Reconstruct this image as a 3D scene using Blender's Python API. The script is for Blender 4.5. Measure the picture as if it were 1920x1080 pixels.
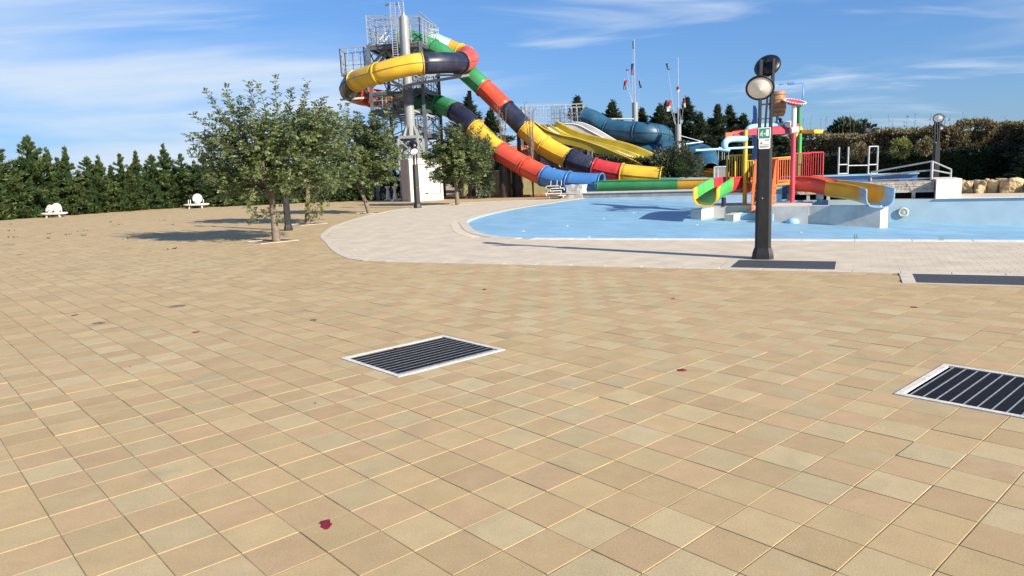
import bpy, bmesh, math, random
import numpy as np
from mathutils import Vector, Matrix
from mathutils.geometry import tessellate_polygon

random.seed(7)
RNG = np.random.default_rng(11)
scene = bpy.context.scene
for o in list(bpy.data.objects):
    bpy.data.objects.remove(o)
COL = scene.collection

# ------------------------------------------------------------------ camera
FPX = 1353.0; PITCH = .159; ROLL = -.0385; CAMH = 1.606
cp, sp = math.cos(PITCH), math.sin(PITCH)
cr, sr = math.cos(ROLL), math.sin(ROLL)
FW = Vector((0, cp, -sp)); DD = Vector((0, -sp, -cp)); XX = Vector((1, 0, 0))
RT = cr * XX - sr * DD
DN = sr * XX + cr * DD
CAM = Vector((0, 0, CAMH))
cam = bpy.data.cameras.new('camera'); cam_o = bpy.data.objects.new('camera', cam); COL.objects.link(cam_o)
cam.sensor_width = 36; cam.lens = 36 * FPX / 1920; cam.clip_end = 3000; cam.clip_start = .05
m = Matrix.Identity(4)
for r in range(3):
    m[r][0] = RT[r]; m[r][1] = -DN[r]; m[r][2] = -FW[r]; m[r][3] = CAM[r]
cam_o.matrix_world = m
scene.camera = cam_o
scene.render.resolution_x = 1024; scene.render.resolution_y = 576

# ------------------------------------------------------------------ sky and sun
C1X, C1Y, C2X, C2Y = 11.85, 6.55, 8.85, 4.65      # where the noise field of the clouds starts
SUN_EL = math.radians(26); SUN_AZ = Vector((.725, -.688))
w = bpy.data.worlds.new('World'); scene.world = w; w.use_nodes = True
nt = w.node_tree; nt.nodes.clear()
def N(t, loc=None, **kw):
    n = nt.nodes.new(t)
    for k, v in kw.items(): setattr(n, k, v)
    return n
def L(a, b): nt.links.new(a, b)
def V(x):
    return x
def math_node(op, a, b=None, clamp=False):
    n = N('ShaderNodeMath', operation=op); n.use_clamp = clamp
    for i, q in enumerate((a, b)):
        if q is None: continue
        if isinstance(q, (int, float)): n.inputs[i].default_value = q
        else: L(q, n.inputs[i])
    return n.outputs[0]
sky = N('ShaderNodeTexSky'); sky.sky_type = 'NISHITA'; sky.sun_disc = False
sky.sun_elevation = SUN_EL; sky.sun_rotation = math.atan2(SUN_AZ.x, SUN_AZ.y)
sky.altitude = 100; sky.air_density = 1.15; sky.dust_density = .2; sky.ozone_density = 4.5
tc = N('ShaderNodeTexCoord'); sep = N('ShaderNodeSeparateXYZ'); L(tc.outputs['Generated'], sep.inputs[0])
zz = math_node('MAXIMUM', sep.outputs[2], 0.0); den = math_node('ADD', zz, .10)
cxy = N('ShaderNodeCombineXYZ'); L(math_node('DIVIDE', sep.outputs[0], den), cxy.inputs[0]); L(math_node('DIVIDE', sep.outputs[1], den), cxy.inputs[1])
def cloud(scale, stretch, rot, off, lo, hi, detail=7, dist=.5):
    mp = N('ShaderNodeMapping'); L(cxy.outputs[0], mp.inputs[0])
    mp.inputs['Location'].default_value = off; mp.inputs['Rotation'].default_value = (0, 0, rot); mp.inputs['Scale'].default_value = (scale, scale * stretch, 1)
    no = N('ShaderNodeTexNoise'); L(mp.outputs[0], no.inputs['Vector']); no.inputs['Scale'].default_value = 1; no.inputs['Detail'].default_value = detail
    no.inputs['Roughness'].default_value = .52; no.inputs['Distortion'].default_value = dist
    mr = N('ShaderNodeMapRange'); mr.interpolation_type = 'SMOOTHSTEP'; L(no.outputs[0], mr.inputs[0]); mr.inputs[1].default_value = lo; mr.inputs[2].default_value = hi
    return mr.outputs[0]
c1 = cloud(.62, 2.4, .25, (C1X, C1Y, 0), .53, .76)          # thin cirrus streaks
c2 = cloud(.20, 1.7, .5, (C2X, C2Y, 0), .46, .64, 5, .3)     # broad veil banks
f1 = math_node('MULTIPLY', c1, .8); f2 = math_node('MULTIPLY', c2, .92)
fac = math_node('ADD', f1, math_node('MULTIPLY', f2, math_node('SUBTRACT', 1.0, f1)), True)
def vmath(op, a, b):
    n = N('ShaderNodeVectorMath', operation=op)
    for i, q in enumerate((a, b)):
        if isinstance(q, tuple): n.inputs[i].default_value = q
        else: L(q, n.inputs[i])
    return n.outputs[0]
soft = vmath('DIVIDE', sky.outputs[0], vmath('ADD', vmath('MULTIPLY', sky.outputs[0], (1 / 12,) * 3), (1.0, 1.0, 1.0)))
skyc = vmath('MULTIPLY', soft, (.64, .93, 1.44))
mix = N('ShaderNodeMix', data_type='RGBA'); L(fac, mix.inputs[0]); L(skyc, mix.inputs[6]); mix.inputs[7].default_value = (4.9, 5.7, 6.7, 1)
bg = N('ShaderNodeBackground'); bg.inputs[1].default_value = .080; L(mix.outputs[2], bg.inputs[0])
wo = N('ShaderNodeOutputWorld'); L(bg.outputs[0], wo.inputs[0])
sun = bpy.data.lights.new('sun', 'SUN'); sun.energy = 5.0; sun.angle = math.radians(.53); sun.color = (1, .91, .77)
sun_o = bpy.data.objects.new('sun', sun); COL.objects.link(sun_o)
sd = Vector((SUN_AZ.x * math.cos(SUN_EL), SUN_AZ.y * math.cos(SUN_EL), math.sin(SUN_EL)))
sun_o.rotation_euler = sd.to_track_quat('Z', 'Y').to_euler(); sun_o.location = (20, -20, 30)
vs = scene.view_settings; vs.view_transform = 'Standard'; vs.look = 'None'; vs.exposure = .84; vs.gamma = 1; vs.use_curve_mapping = False

# ------------------------------------------------------------------ pixel helpers (photo is 1920x1080)
def ray(x, y): return FW + RT * ((x - 960) / FPX) + DN * ((y - 540) / FPX)
def G(x, y, z=0.0):
    r = ray(x, y); return CAM + r * ((z - CAMH) / r.z)
def A(x, y, Y):
    r = ray(x, y); return CAM + r * (Y / r.y)
def PX(p):
    q = Vector(p) - CAM; d = q.dot(FW); return 960 + FPX * q.dot(RT) / d, 540 + FPX * q.dot(DN) / d
PA = math.radians(25.6); PC, PS = math.cos(PA), math.sin(PA)
def AB(a, b, z=0.0): return Vector((PC * a + PS * b, -PS * a + PC * b, z))   # pool axes
def toAB(p): return PC * p.x - PS * p.y, PS * p.x + PC * p.y

# ------------------------------------------------------------------ materials
MATS = {}
def mat(name, col, rough=.6, var=.15, scale=6.0, bump=0.0, bscale=40.0, metal=0.0, spec=.5, dirt=0.0, dirtcol=(.10, .085, .06), coat=0.0, col2=None):
    if name in MATS: return MATS[name]
    mt = bpy.data.materials.new(name); mt.use_nodes = True; t = mt.node_tree; b = t.nodes['Principled BSDF']
    b.inputs['Roughness'].default_value = rough; b.inputs['Metallic'].default_value = metal; b.inputs['Specular IOR Level'].default_value = spec
    if coat: b.inputs['Coat Weight'].default_value = coat; b.inputs['Coat Roughness'].default_value = .12
    tcn = t.nodes.new('ShaderNodeTexCoord'); gm = t.nodes.new('ShaderNodeNewGeometry')
    no = t.nodes.new('ShaderNodeTexNoise'); no.inputs['Scale'].default_value = scale; no.inputs['Detail'].default_value = 6; t.links.new(gm.outputs['Position'], no.inputs['Vector'])
    c2 = col2 or tuple(max(0, c * (1 - var * 1.6)) for c in col); c1 = tuple(min(1, c * (1 + var)) for c in col)
    rp = t.nodes.new('ShaderNodeValToRGB'); rp.color_ramp.elements[0].position = .3; rp.color_ramp.elements[1].position = .7
    rp.color_ramp.elements[0].color = (*c2, 1); rp.color_ramp.elements[1].color = (*c1, 1); t.links.new(no.outputs[0], rp.inputs[0])
    out = rp.outputs[0]
    if dirt:
        n2 = t.nodes.new('ShaderNodeTexNoise'); n2.inputs['Scale'].default_value = scale * .35; n2.inputs['Detail'].default_value = 9; n2.inputs['Roughness'].default_value = .7
        mp = t.nodes.new('ShaderNodeMapping'); mp.inputs['Scale'].default_value = (3, 3, .6); t.links.new(gm.outputs['Position'], mp.inputs[0]); t.links.new(mp.outputs[0], n2.inputs['Vector'])
        mr = t.nodes.new('ShaderNodeMapRange'); mr.inputs[1].default_value = .48; mr.inputs[2].default_value = .75; mr.inputs[4].default_value = dirt; t.links.new(n2.outputs[0], mr.inputs[0])
        mx = t.nodes.new('ShaderNodeMix'); mx.data_type = 'RGBA'; t.links.new(mr.outputs[0], mx.inputs[0]); t.links.new(out, mx.inputs[6]); mx.inputs[7].default_value = (*dirtcol, 1); out = mx.outputs[2]
    t.links.new(out, b.inputs['Base Color'])
    if bump:
        n3 = t.nodes.new('ShaderNodeTexNoise'); n3.inputs['Scale'].default_value = bscale; n3.inputs['Detail'].default_value = 5; t.links.new(gm.outputs['Position'], n3.inputs['Vector'])
        bp = t.nodes.new('ShaderNodeBump'); bp.inputs['Strength'].default_value = bump; bp.inputs['Distance'].default_value = .01; t.links.new(n3.outputs[0], bp.inputs['Height']); t.links.new(bp.outputs[0], b.inputs['Normal'])
    MATS[name] = mt; return mt

def leafmat(name, cols, trans=.25, rough=.5):
    mt = bpy.data.materials.new(name); mt.use_nodes = True; t = mt.node_tree; b = t.nodes['Principled BSDF']
    b.inputs['Roughness'].default_value = rough; b.inputs['Specular IOR Level'].default_value = .4
    gm = t.nodes.new('ShaderNodeNewGeometry'); rp = t.nodes.new('ShaderNodeValToRGB'); rp.color_ramp.interpolation = 'LINEAR'
    els = rp.color_ramp.elements
    while len(els) < len(cols): els.new(.5)
    for i, c in enumerate(cols): els[i].position = i / (len(cols) - 1); els[i].color = (*c, 1)
    no = t.nodes.new('ShaderNodeTexNoise'); no.inputs['Scale'].default_value = 1.1; no.inputs['Detail'].default_value = 3; t.links.new(gm.outputs['Position'], no.inputs['Vector'])
    ma = t.nodes.new('ShaderNodeMath'); ma.operation = 'MULTIPLY_ADD'; t.links.new(gm.outputs['Random Per Island'], ma.inputs[0]); ma.inputs[1].default_value = .75
    mb = t.nodes.new('ShaderNodeMath'); mb.operation = 'MULTIPLY_ADD'; t.links.new(no.outputs[0], mb.inputs[0]); mb.inputs[1].default_value = 1.1; mb.inputs[2].default_value = -.42
    t.links.new(mb.outputs[0], ma.inputs[2]); t.links.new(ma.outputs[0], rp.inputs[0]); t.links.new(rp.outputs[0], b.inputs['Base Color'])
    tr = t.nodes.new('ShaderNodeBsdfTranslucent'); t.links.new(rp.outputs[0], tr.inputs[0])
    ms = t.nodes.new('ShaderNodeMixShader'); ms.inputs[0].default_value = trans; t.links.new(b.outputs[0], ms.inputs[1]); t.links.new(tr.outputs[0], ms.inputs[2])
    t.links.new(ms.outputs[0], t.nodes['Material Output'].inputs[0]); MATS[name] = mt; return mt

# ------------------------------------------------------------------ object helpers
ORG = {}
def tag(o, label=None, cat=None, group=None, kind=None):
    if label: o['label'] = label
    if cat: o['category'] = cat
    if group: o['group'] = group
    if kind: o['kind'] = kind
    return o
def thing(name, loc, label, cat, group=None):
    o = bpy.data.objects.new(name, None); COL.objects.link(o); o.location = loc; o.empty_display_size = .2
    ORG[o.name] = Vector(loc); return tag(o, label, cat, group)
def link_mesh(name, me, material, parent=None, loc=(0, 0, 0)):
    o = bpy.data.objects.new(name, me); COL.objects.link(o); o.location = loc
    if material and not me.materials: me.materials.append(material)
    if parent: o.parent = parent; ORG[o.name] = ORG[parent.name]
    return o
def np_mesh(name, verts, faces, smooth=False):
    """verts (n,3), faces (m,k) constant k"""
    verts = np.asarray(verts, np.float32); faces = np.asarray(faces, np.int32); k = faces.shape[1]
    me = bpy.data.meshes.new(name); me.vertices.add(len(verts)); me.vertices.foreach_set('co', verts.ravel())
    me.loops.add(faces.size); me.loops.foreach_set('vertex_index', faces.ravel())
    me.polygons.add(len(faces)); me.polygons.foreach_set('loop_start', np.arange(0, faces.size, k, dtype=np.int32))
    me.update(calc_edges=True)
    me.polygons.foreach_set('use_smooth', np.full(len(faces), smooth, bool))
    return me

class MB:
    def __init__(s): s.v = []; s.f = []; s.sm = []
    def add(s, vs, fs, smooth=False):
        n = len(s.v); s.v += [Vector(p) for p in vs]; s.f += [tuple(i + n for i in f) for f in fs]; s.sm += [smooth] * len(fs); return s
    def quadbox(s, base, top):
        n = len(base); fs = [tuple(range(n - 1, -1, -1)), tuple(range(n, 2 * n))]
        for i in range(n): j = (i + 1) % n; fs.append((i, j, n + j, n + i))
        return s.add(list(base) + list(top), fs)
    def prism(s, poly, z0, z1):
        return s.quadbox([Vector((p[0], p[1], z0)) for p in poly], [Vector((p[0], p[1], z1)) for p in poly])
    def box(s, c, size, rz=0.0, bev=0.0):
        x, y, z = size[0] / 2, size[1] / 2, size[2] / 2; ca, sa = math.cos(rz), math.sin(rz); c = Vector(c)
        def R(p): return c + Vector((ca * p[0] - sa * p[1], sa * p[0] + ca * p[1], p[2]))
        if not bev:
            b = [(-x, -y), (x, -y), (x, y), (-x, y)]
            return s.quadbox([R((*p, -z)) for p in b], [R((*p, z)) for p in b])
        def oct_(d, zz): return [R((px, py, zz)) for px, py in ((-x + d, -y), (x - d, -y), (x, -y + d), (x, y - d), (x - d, y), (-x + d, y), (-x, y - d), (-x, -y + d))] if d else None
        r0 = [R((px * (1 - bev / x), py * (1 - bev / y), -z)) for px, py in ((-x, -y), (x, -y), (x, y), (-x, y))]
        a = oct_(bev, -z + bev); b2 = oct_(bev, z - bev)
        t = [R((px * (1 - bev / x), py * (1 - bev / y), z)) for px, py in ((-x, -y), (x, -y), (x, y), (-x, y))]
        vs = r0 + a + b2 + t; fs = [(3, 2, 1, 0), (20, 21, 22, 23)]
        for i in range(8): j = (i + 1) % 8; fs.append((4 + i, 4 + j, 12 + j, 12 + i))
        pairs = ((0, 1, 0, 1), (1, 2, 2, 3), (2, 3, 4, 5), (3, 0, 6, 7))
        for p, q, i, j in pairs:
            fs.append((p, q, 4 + j, 4 + i)); fs.append((12 + i, 12 + j, 20 + q, 20 + p))
        for cidx, i, j in ((1, 1, 2), (2, 3, 4), (3, 5, 6), (0, 7, 0)):
            fs.append((cidx, 4 + j, 4 + i)); fs.append((12 + i, 12 + j, 20 + cidx))
        return s.add(vs, fs)
    def ring_loft(s, rings, cap=True, smooth=True, close=False):
        n = len(rings[0]); vs = [p for r in rings for p in r]; fs = []
        m_ = len(rings)
        for k in range(m_ - (0 if close else 1)):
            k2 = (k + 1) % m_
            for i in range(n): j = (i + 1) % n; fs.append((k * n + i, k * n + j, k2 * n + j, k2 * n + i))
        s.add(vs, fs, smooth)
        if cap and not close:
            s.add(rings[0], [tuple(range(n - 1, -1, -1))]); s.add(rings[-1], [tuple(range(n))])
        return s
    def strip_loft(s, rows, smooth=True):
        n = len(rows[0]); vs = [p for r in rows for p in r]; fs = []
        for k in range(len(rows) - 1):
            for i in range(n - 1): fs.append((k * n + i, k * n + i + 1, (k + 1) * n + i + 1, (k + 1) * n + i))
        return s.add(vs, fs, smooth)
    def tube(s, pts, r, n=8, cap=True, smooth=True):
        pts = [Vector(p) for p in pts]; rs = r if isinstance(r, (list, tuple)) else [r] * len(pts)
        rings = []; up = None
        for i, p in enumerate(pts):
            d = (pts[min(i + 1, len(pts) - 1)] - pts[max(i - 1, 0)]).normalized()
            if up is None or abs(up.dot(d)) > .98: up = Vector((0, 0, 1)) if abs(d.z) < .9 else Vector((1, 0, 0))
            x = d.cross(up).normalized(); up = x.cross(d).normalized()
            rings.append([p + (x * math.cos(2 * math.pi * k / n) + up * math.sin(2 * math.pi * k / n)) * rs[i] for k in range(n)])
        return s.ring_loft(rings, cap, smooth)
    def bar(s, a, b, wdt, h=None):
        a = Vector(a); b = Vector(b); d = (b - a).normalized(); up = Vector((0, 0, 1)) if abs(d.z) < .95 else Vector((0, 1, 0))
        x = d.cross(up).normalized() * wdt / 2; u = x.cross(d).normalized() * (h or wdt) / 2
        return s.quadbox([a - x - u, a + x - u, a + x + u, a - x + u], [b - x - u, b + x - u, b + x + u, b - x + u])
    def lathe(s, c, prof, n=20, smooth=True):
        c = Vector(c); rings = [[c + Vector((r * math.cos(2 * math.pi * k / n), r * math.sin(2 * math.pi * k / n), z)) for k in range(n)] for r, z in prof]
        return s.ring_loft(rings, True, smooth)
    def disc(s, c, nrm, prof, n=28):
        """surface of revolution about axis nrm: prof list of (radius, offset along nrm)"""
        c = Vector(c); d = Vector(nrm).normalized(); up = Vector((0, 0, 1)) if abs(d.z) < .9 else Vector((1, 0, 0))
        x = d.cross(up).normalized(); y = x.cross(d).normalized()
        rings = [[c + d * o + (x * math.cos(2 * math.pi * k / n) + y * math.sin(2 * math.pi * k / n)) * r for k in range(n)] for r, o in prof]
        return s.ring_loft(rings, True, True)
    def mesh(s, name, off=Vector((0, 0, 0))):
        me = bpy.data.meshes.new(name); me.from_pydata([p - off for p in s.v], [], s.f); me.polygons.foreach_set('use_smooth', s.sm)
        bm = bmesh.new(); bm.from_mesh(me); bmesh.ops.recalc_face_normals(bm, faces=bm.faces); bm.to_mesh(me); bm.free(); me.update(); return me
    def build(s, name, material, parent=None, loc=None):
        if parent is not None: return link_mesh(name, s.mesh(name, ORG[parent.name]), material, parent)
        l = Vector(loc) if loc is not None else Vector((0, 0, 0))
        o = link_mesh(name, s.mesh(name, l), material, None, l); ORG[o.name] = l; return o

def catmull(P, t):
    n = len(P) - 1; i = min(int(t), n - 1); u = t - i
    p0, p1, p2, p3 = P[max(i - 1, 0)], P[i], P[i + 1], P[min(i + 2, n)]
    return .5 * ((2 * p1) + (p2 - p0) * u + (2 * p0 - 5 * p1 + 4 * p2 - p3) * u * u + (3 * p1 - p0 - 3 * p2 + p3) * u ** 3)
def pip(x, y, poly):
    x = np.asarray(x); y = np.asarray(y); c = np.zeros(x.shape, bool); n = len(poly)
    for i in range(n):
        x1, y1 = poly[i][0], poly[i][1]; x2, y2 = poly[(i + 1) % n][0], poly[(i + 1) % n][1]
        c ^= ((y1 > y) != (y2 > y)) & (x < (x2 - x1) * (y - y1) / ((y2 - y1) or 1e-9) + x1)
    return c
def smooth_poly(P, n=6):
    P = [Vector((*p, 0)) for p in P]; out = []
    for i in range(len(P) - 1):
        for k in range(n): out.append(catmull(P, i + k / n))
    out.append(P[-1]); return [(p.x, p.y) for p in out]
def sheet(name, outer, holes, z, material, parent=None):
    polys = [[Vector((p[0], p[1], z)) for p in outer]] + [[Vector((p[0], p[1], z)) for p in h] for h in holes]
    tri = tessellate_polygon(polys); vs = [p for q in polys for p in q]
    me = bpy.data.meshes.new(name); me.from_pydata(vs, [], [tuple(t) for t in tri])
    bm = bmesh.new(); bm.from_mesh(me); bmesh.ops.recalc_face_normals(bm, faces=bm.faces)
    if sum(f.normal.z for f in bm.faces) < 0: bmesh.ops.reverse_faces(bm, faces=bm.faces)
    bm.to_mesh(me); bm.free()
    return link_mesh(name, me, material, parent)

# ================================================================== GROUND, PAVING, POOL
TILE = .27; YAW = .734363; OX, OY = -3.13984, 10.84892
TU = Vector((math.cos(YAW), math.sin(YAW), 0)); TV = Vector((math.sin(YAW), -math.cos(YAW), 0))
def TW(i, j, z=0.0): return Vector((OX * TILE, OY * TILE, z)) + TU * (TILE * i) + TV * (TILE * j)
def toT(p):
    d = Vector((p[0], p[1], 0)) - Vector((OX * TILE, OY * TILE, 0)); return d.dot(TU) / TILE, d.dot(TV) / TILE

def tile_material():
    mt = bpy.data.materials.new('paving_tile_concrete'); mt.use_nodes = True; t = mt.node_tree; b = t.nodes['Principled BSDF']; b.inputs['Roughness'].default_value = .85; b.inputs['Specular IOR Level'].default_value = .25
    n = t.nodes; l = t.links.new; gm = n.new('ShaderNodeNewGeometry')
    def mth(op, a, b_=None, c_=None, cl=False):
        q = n.new('ShaderNodeMath'); q.operation = op; q.use_clamp = cl
        for i, x in enumerate((a, b_, c_)):
            if x is None: continue
            if isinstance(x, (int, float)): q.inputs[i].default_value = x
            else: l(x, q.inputs[i])
        return q.outputs[0]
    def axis(vec):
        d = n.new('ShaderNodeVectorMath'); d.operation = 'DOT_PRODUCT'; l(gm.outputs['Position'], d.inputs[0]); d.inputs[1].default_value = (vec.x / TILE, vec.y / TILE, 0)
        o = (Vector((OX, OY, 0)).dot(vec)); return mth('FLOOR', mth('SUBTRACT', d.outputs['Value'], o))
    i = axis(TU); j = axis(TV)
    par = mth('FLOORED_MODULO', mth('ADD', i, j), 2.0)
    cb = n.new('ShaderNodeCombineXYZ'); l(i, cb.inputs[0]); l(j, cb.inputs[1]); wn = n.new('ShaderNodeTexWhiteNoise'); wn.noise_dimensions = '3D'; l(cb.outputs[0], wn.inputs['Vector'])
    sc = n.new('ShaderNodeSeparateColor'); l(wn.outputs['Color'], sc.inputs[0])
    big = n.new('ShaderNodeTexNoise'); big.inputs['Scale'].default_value = .16; big.inputs['Detail'].default_value = 3; l(gm.outputs['Position'], big.inputs['Vector'])
    amp = mth('MULTIPLY', par, mth('MULTIPLY_ADD', big.outputs[0], 1.3, -.2))
    fac = mth('ADD', mth('MULTIPLY', amp, 1.15), mth('MULTIPLY_ADD', wn.outputs['Value'], .46, -.06), None, True)
    rp = n.new('ShaderNodeValToRGB'); e = rp.color_ramp.elements; e[0].color = (.430, .302, .170, 1); e[1].color = (.436, .360, .212, 1); k = e.new(.45); k.color = (.430, .320, .170, 1); l(fac, rp.inputs[0])
    sp_ = n.new('ShaderNodeTexNoise'); sp_.inputs['Scale'].default_value = 120; sp_.inputs['Detail'].default_value = 4; sp_.inputs['Roughness'].default_value = .7; l(gm.outputs['Position'], sp_.inputs['Vector'])
    st = n.new('ShaderNodeTexNoise'); st.inputs['Scale'].default_value = 5.5; st.inputs['Detail'].default_value = 8; st.inputs['Roughness'].default_value = .62; l(gm.outputs['Position'], st.inputs['Vector'])
    v1 = mth('MULTIPLY_ADD', sp_.outputs[0], .8, .6); v2 = mth('MULTIPLY_ADD', st.outputs[0], .34, .83); v3 = mth('MULTIPLY_ADD', sc.outputs['Green'], .16, .92)
    hs = n.new('ShaderNodeHueSaturation'); l(rp.outputs[0], hs.inputs['Color']); l(mth('MULTIPLY', mth('MULTIPLY', v1, v2), v3), hs.inputs['Value'])
    # scattered grey-green grime inside single slabs
    gr = n.new('ShaderNodeTexNoise'); gr.inputs['Scale'].default_value = 2.2; gr.inputs['Detail'].default_value = 7; gr.inputs['Distortion'].default_value = .6; l(gm.outputs['Position'], gr.inputs['Vector'])
    mr = n.new('ShaderNodeMapRange'); mr.inputs[1].default_value = .60; mr.inputs[2].default_value = .78; mr.inputs[4].default_value = .55; l(gr.outputs[0], mr.inputs[0])
    mx = n.new('ShaderNodeMix'); mx.data_type = 'RGBA'; l(mr.outputs[0], mx.inputs[0]); l(hs.outputs[0], mx.inputs[6]); mx.inputs[7].default_value = (.27, .23, .155, 1)
    pe = n.new('ShaderNodeTexNoise'); pe.inputs['Scale'].default_value = 1.3; pe.inputs['Detail'].default_value = 9; pe.inputs['Roughness'].default_value = .68; l(gm.outputs['Position'], pe.inputs['Vector'])
    m3 = n.new('ShaderNodeMapRange'); m3.inputs[1].default_value = .56; m3.inputs[2].default_value = .80; m3.inputs[4].default_value = .5; l(pe.outputs[0], m3.inputs[0])
    m4 = n.new('ShaderNodeMix'); m4.data_type = 'RGBA'; l(m3.outputs[0], m4.inputs[0]); l(mx.outputs[2], m4.inputs[6]); m4.inputs[7].default_value = (.50, .43, .31, 1)
    # dark pores and specks of wear
    po = n.new('ShaderNodeTexVoronoi'); po.inputs['Scale'].default_value = 55; l(gm.outputs['Position'], po.inputs['Vector'])
    m5 = n.new('ShaderNodeMapRange'); m5.inputs[1].default_value = .03; m5.inputs[2].default_value = .16; m5.inputs[3].default_value = .72; m5.inputs[4].default_value = 1.0; l(po.outputs['Distance'], m5.inputs[0])
    h2 = n.new('ShaderNodeHueSaturation'); l(m4.outputs[2], h2.inputs['Color']); l(m5.outputs[0], h2.inputs['Value'])
    l(h2.outputs[0], b.inputs['Base Color'])
    bp = n.new('ShaderNodeBump'); bp.inputs['Strength'].default_value = .35; bp.inputs['Distance'].default_value = .003; l(sp_.outputs[0], bp.inputs['Height']); l(bp.outputs[0], b.inputs['Normal'])
    return mt
M_tile = tile_material()
M_joint = mat('joint_sand', (.26, .185, .105), .95, .3, 9)
M_ground = mat('far_paving', (.41, .295, .15), .9, .12, .8, .2, 60)
M_deck = mat('deck_paver', (.46, .41, .33), .8, .10, 3.0, .3, 120, dirt=.35, dirtcol=(.36, .31, .26))
M_edge = mat('edging_concrete', (.55, .49, .40), .8, .10, 5, .3, 90)
M_coping = mat('white_coping', (.72, .69, .63), .7, .08, 4, .2, 90, dirt=.4, dirtcol=(.45, .42, .36))
M_poolblue = mat('pool_floor_paint', (.20, .39, .55), .55, .10, 1.0, .15, 60, dirt=.6, dirtcol=(.30, .45, .55))
M_poolwall = mat('pool_wall_paint', (.36, .49, .57), .6, .06, 1.5, .15, 60, dirt=.35, dirtcol=(.36, .45, .50))
M_conc = mat('pale_concrete', (.55, .53, .50), .85, .10, 2.5, .4, 50, dirt=.4, dirtcol=(.32, .30, .28))
M_conc_grey = mat('grey_concrete', (.27, .26, .25), .85, .15, 2.5, .4, 50)
M_white = mat('white_paint', (.56, .545, .52), .55, .05, 3, dirt=.25, dirtcol=(.5, .47, .42))
M_dark = mat('black_rubber_and_shade', (.012, .014, .020), .9, .25, 30, .3, 200, spec=.12)
M_soil = mat('dry_soil', (.17, .12, .08), .95, .3, 12, .8, 60)

pool_arc = smooth_poly([(-7.0, 16.0), (-8.2, 16.35), (-9.5, 17.7), (-10.74, 19.55), (-12.12, 21.9), (-12.97, 24.6), (-13.55, 28.9), (-13.75, 34.2), (-13.85, 39.3)], 5)
pool_ab = [(24, 16.0)] + pool_arc + [(-1.0, 39.3), (-1.0, 31.7), (24, 31.7)]
deck_arc = smooth_poly([(-7.6, 11.38), (-8.9, 11.5), (-10.3, 12.6), (-12.3, 14.67), (-14.3, 16.9), (-17.11, 21.39), (-20.04, 28.24), (-20.77, 33.19), (-19.3, 36.6), (-15.4, 38.5)], 5)
deck_ab = [(34, 11.34)] + deck_arc + [(-15.4, 46), (34, 46)]
def ab2(poly): return [tuple(AB(*p).xy) for p in poly]
pool_w, deck_w = ab2(pool_ab), ab2(deck_ab)

g_c = [toT(G(*p)) for p in ((628, 673), (740, 710), (955, 656), (830, 628))]
gA = (min(p[0] for p in g_c) + .15, max(p[0] for p in g_c) - .1, min(p[1] for p in g_c) + .1, max(p[1] for p in g_c) - .1)
h_c = [toT(G(*p)) for p in ((1680, 740), (1770, 683))]
gB = (min(p[0] for p in h_c), max(p[0] for p in h_c), min(p[1] for p in h_c), min(p[1] for p in h_c) + 7.2)
def tw_box(b, ins=.02): return [tuple(TW(i, j).xy) for i, j in ((b[0] + ins, b[2] + ins), (b[1] - ins, b[2] + ins), (b[1] - ins, b[3] - ins), (b[0] + ins, b[3] - ins))]
pit_holes = [tw_box(gA), tw_box(gB)]
ground = tag(sheet('ground', [(-420, -60), (420, -60), (420, 900), (-420, 900)], [pool_w] + pit_holes, -.013, M_ground), kind='structure')
deck = tag(sheet('pool_deck', deck_w, [pool_w], -.002, M_deck), kind='structure'); ORG[deck.name] = Vector((0, 0, 0))
plaza = tag(sheet('plaza_paving', [(-46, .2), (60, .2), (60, 60), (-46, 60)], [pool_w] + pit_holes, -.0034, M_joint), kind='structure'); ORG[plaza.name] = Vector((0, 0, 0))

def pool_z(a): return -.053 * (a + 13.9) - .006
fl = sheet('pool_floor', pool_w, [], 0, M_poolblue)
for v in fl.data.vertices: v.co.z = pool_z(toAB(v.co)[0])
tag(fl, kind='structure'); ORG[fl.name] = Vector((0, 0, 0))
mb = MB(); n = len(pool_ab)
for k in range(n):
    p, q = pool_ab[k], pool_ab[(k + 1) % n]
    mb.add([AB(*p, pool_z(p[0])), AB(*q, pool_z(q[0])), AB(*q, -.004), AB(*p, -.004)], [(0, 1, 2, 3)])
tag(mb.build('pool_wall', M_poolwall), kind='structure')

# coping stones round the near edge, 1 m each, and the far straight edge
def path_pts(poly, step):
    out = [Vector((*poly[0], 0))]; acc = 0
    for p, q in zip(poly[:-1], poly[1:]):
        p = Vector((*p, 0)); q = Vector((*q, 0)); d = (q - p).length; t = step - acc
        while t <= d: out.append(p.lerp(q, t / d)); t += step
        acc = (acc + d) % step
    return out
def stones(name, poly, step, off0, off1, z0, z1, material, parent, gap=.008):
    pts = path_pts(poly, step)
    for i in range(len(pts) - 1):
        p, q = pts[i], pts[i + 1]
        def nrm(k):
            d = (pts[min(k + 1, len(pts) - 1)] - pts[max(k - 1, 0)]).normalized(); return Vector((-d.y, d.x, 0))
        n0, n1 = nrm(i), nrm(i + 1); d = (q - p).normalized() * gap / 2
        c = [p + d + n0 * off0, q - d + n1 * off0, q - d + n1 * off1, p + d + n0 * off1]
        jz = random.uniform(-.0015, .0015)
        b = [AB(x.x, x.y, z0) for x in c]; t = [AB(x.x, x.y, z1 + jz) for x in c]
        cen = sum(t, Vector()) / 4; ti = [x.lerp(cen, .02) for x in t]; tl = [x - Vector((0, 0, .004)) for x in t]
        mb = MB(); mb.add(b + tl + ti, [(8, 9, 10, 11)] + [(k, (k + 1) % 4, 4 + (k + 1) % 4, 4 + k) for k in range(4)] + [(4 + k, 4 + (k + 1) % 4, 8 + (k + 1) % 4, 8 + k) for k in range(4)])
        mb.build(name, material, parent)
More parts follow.
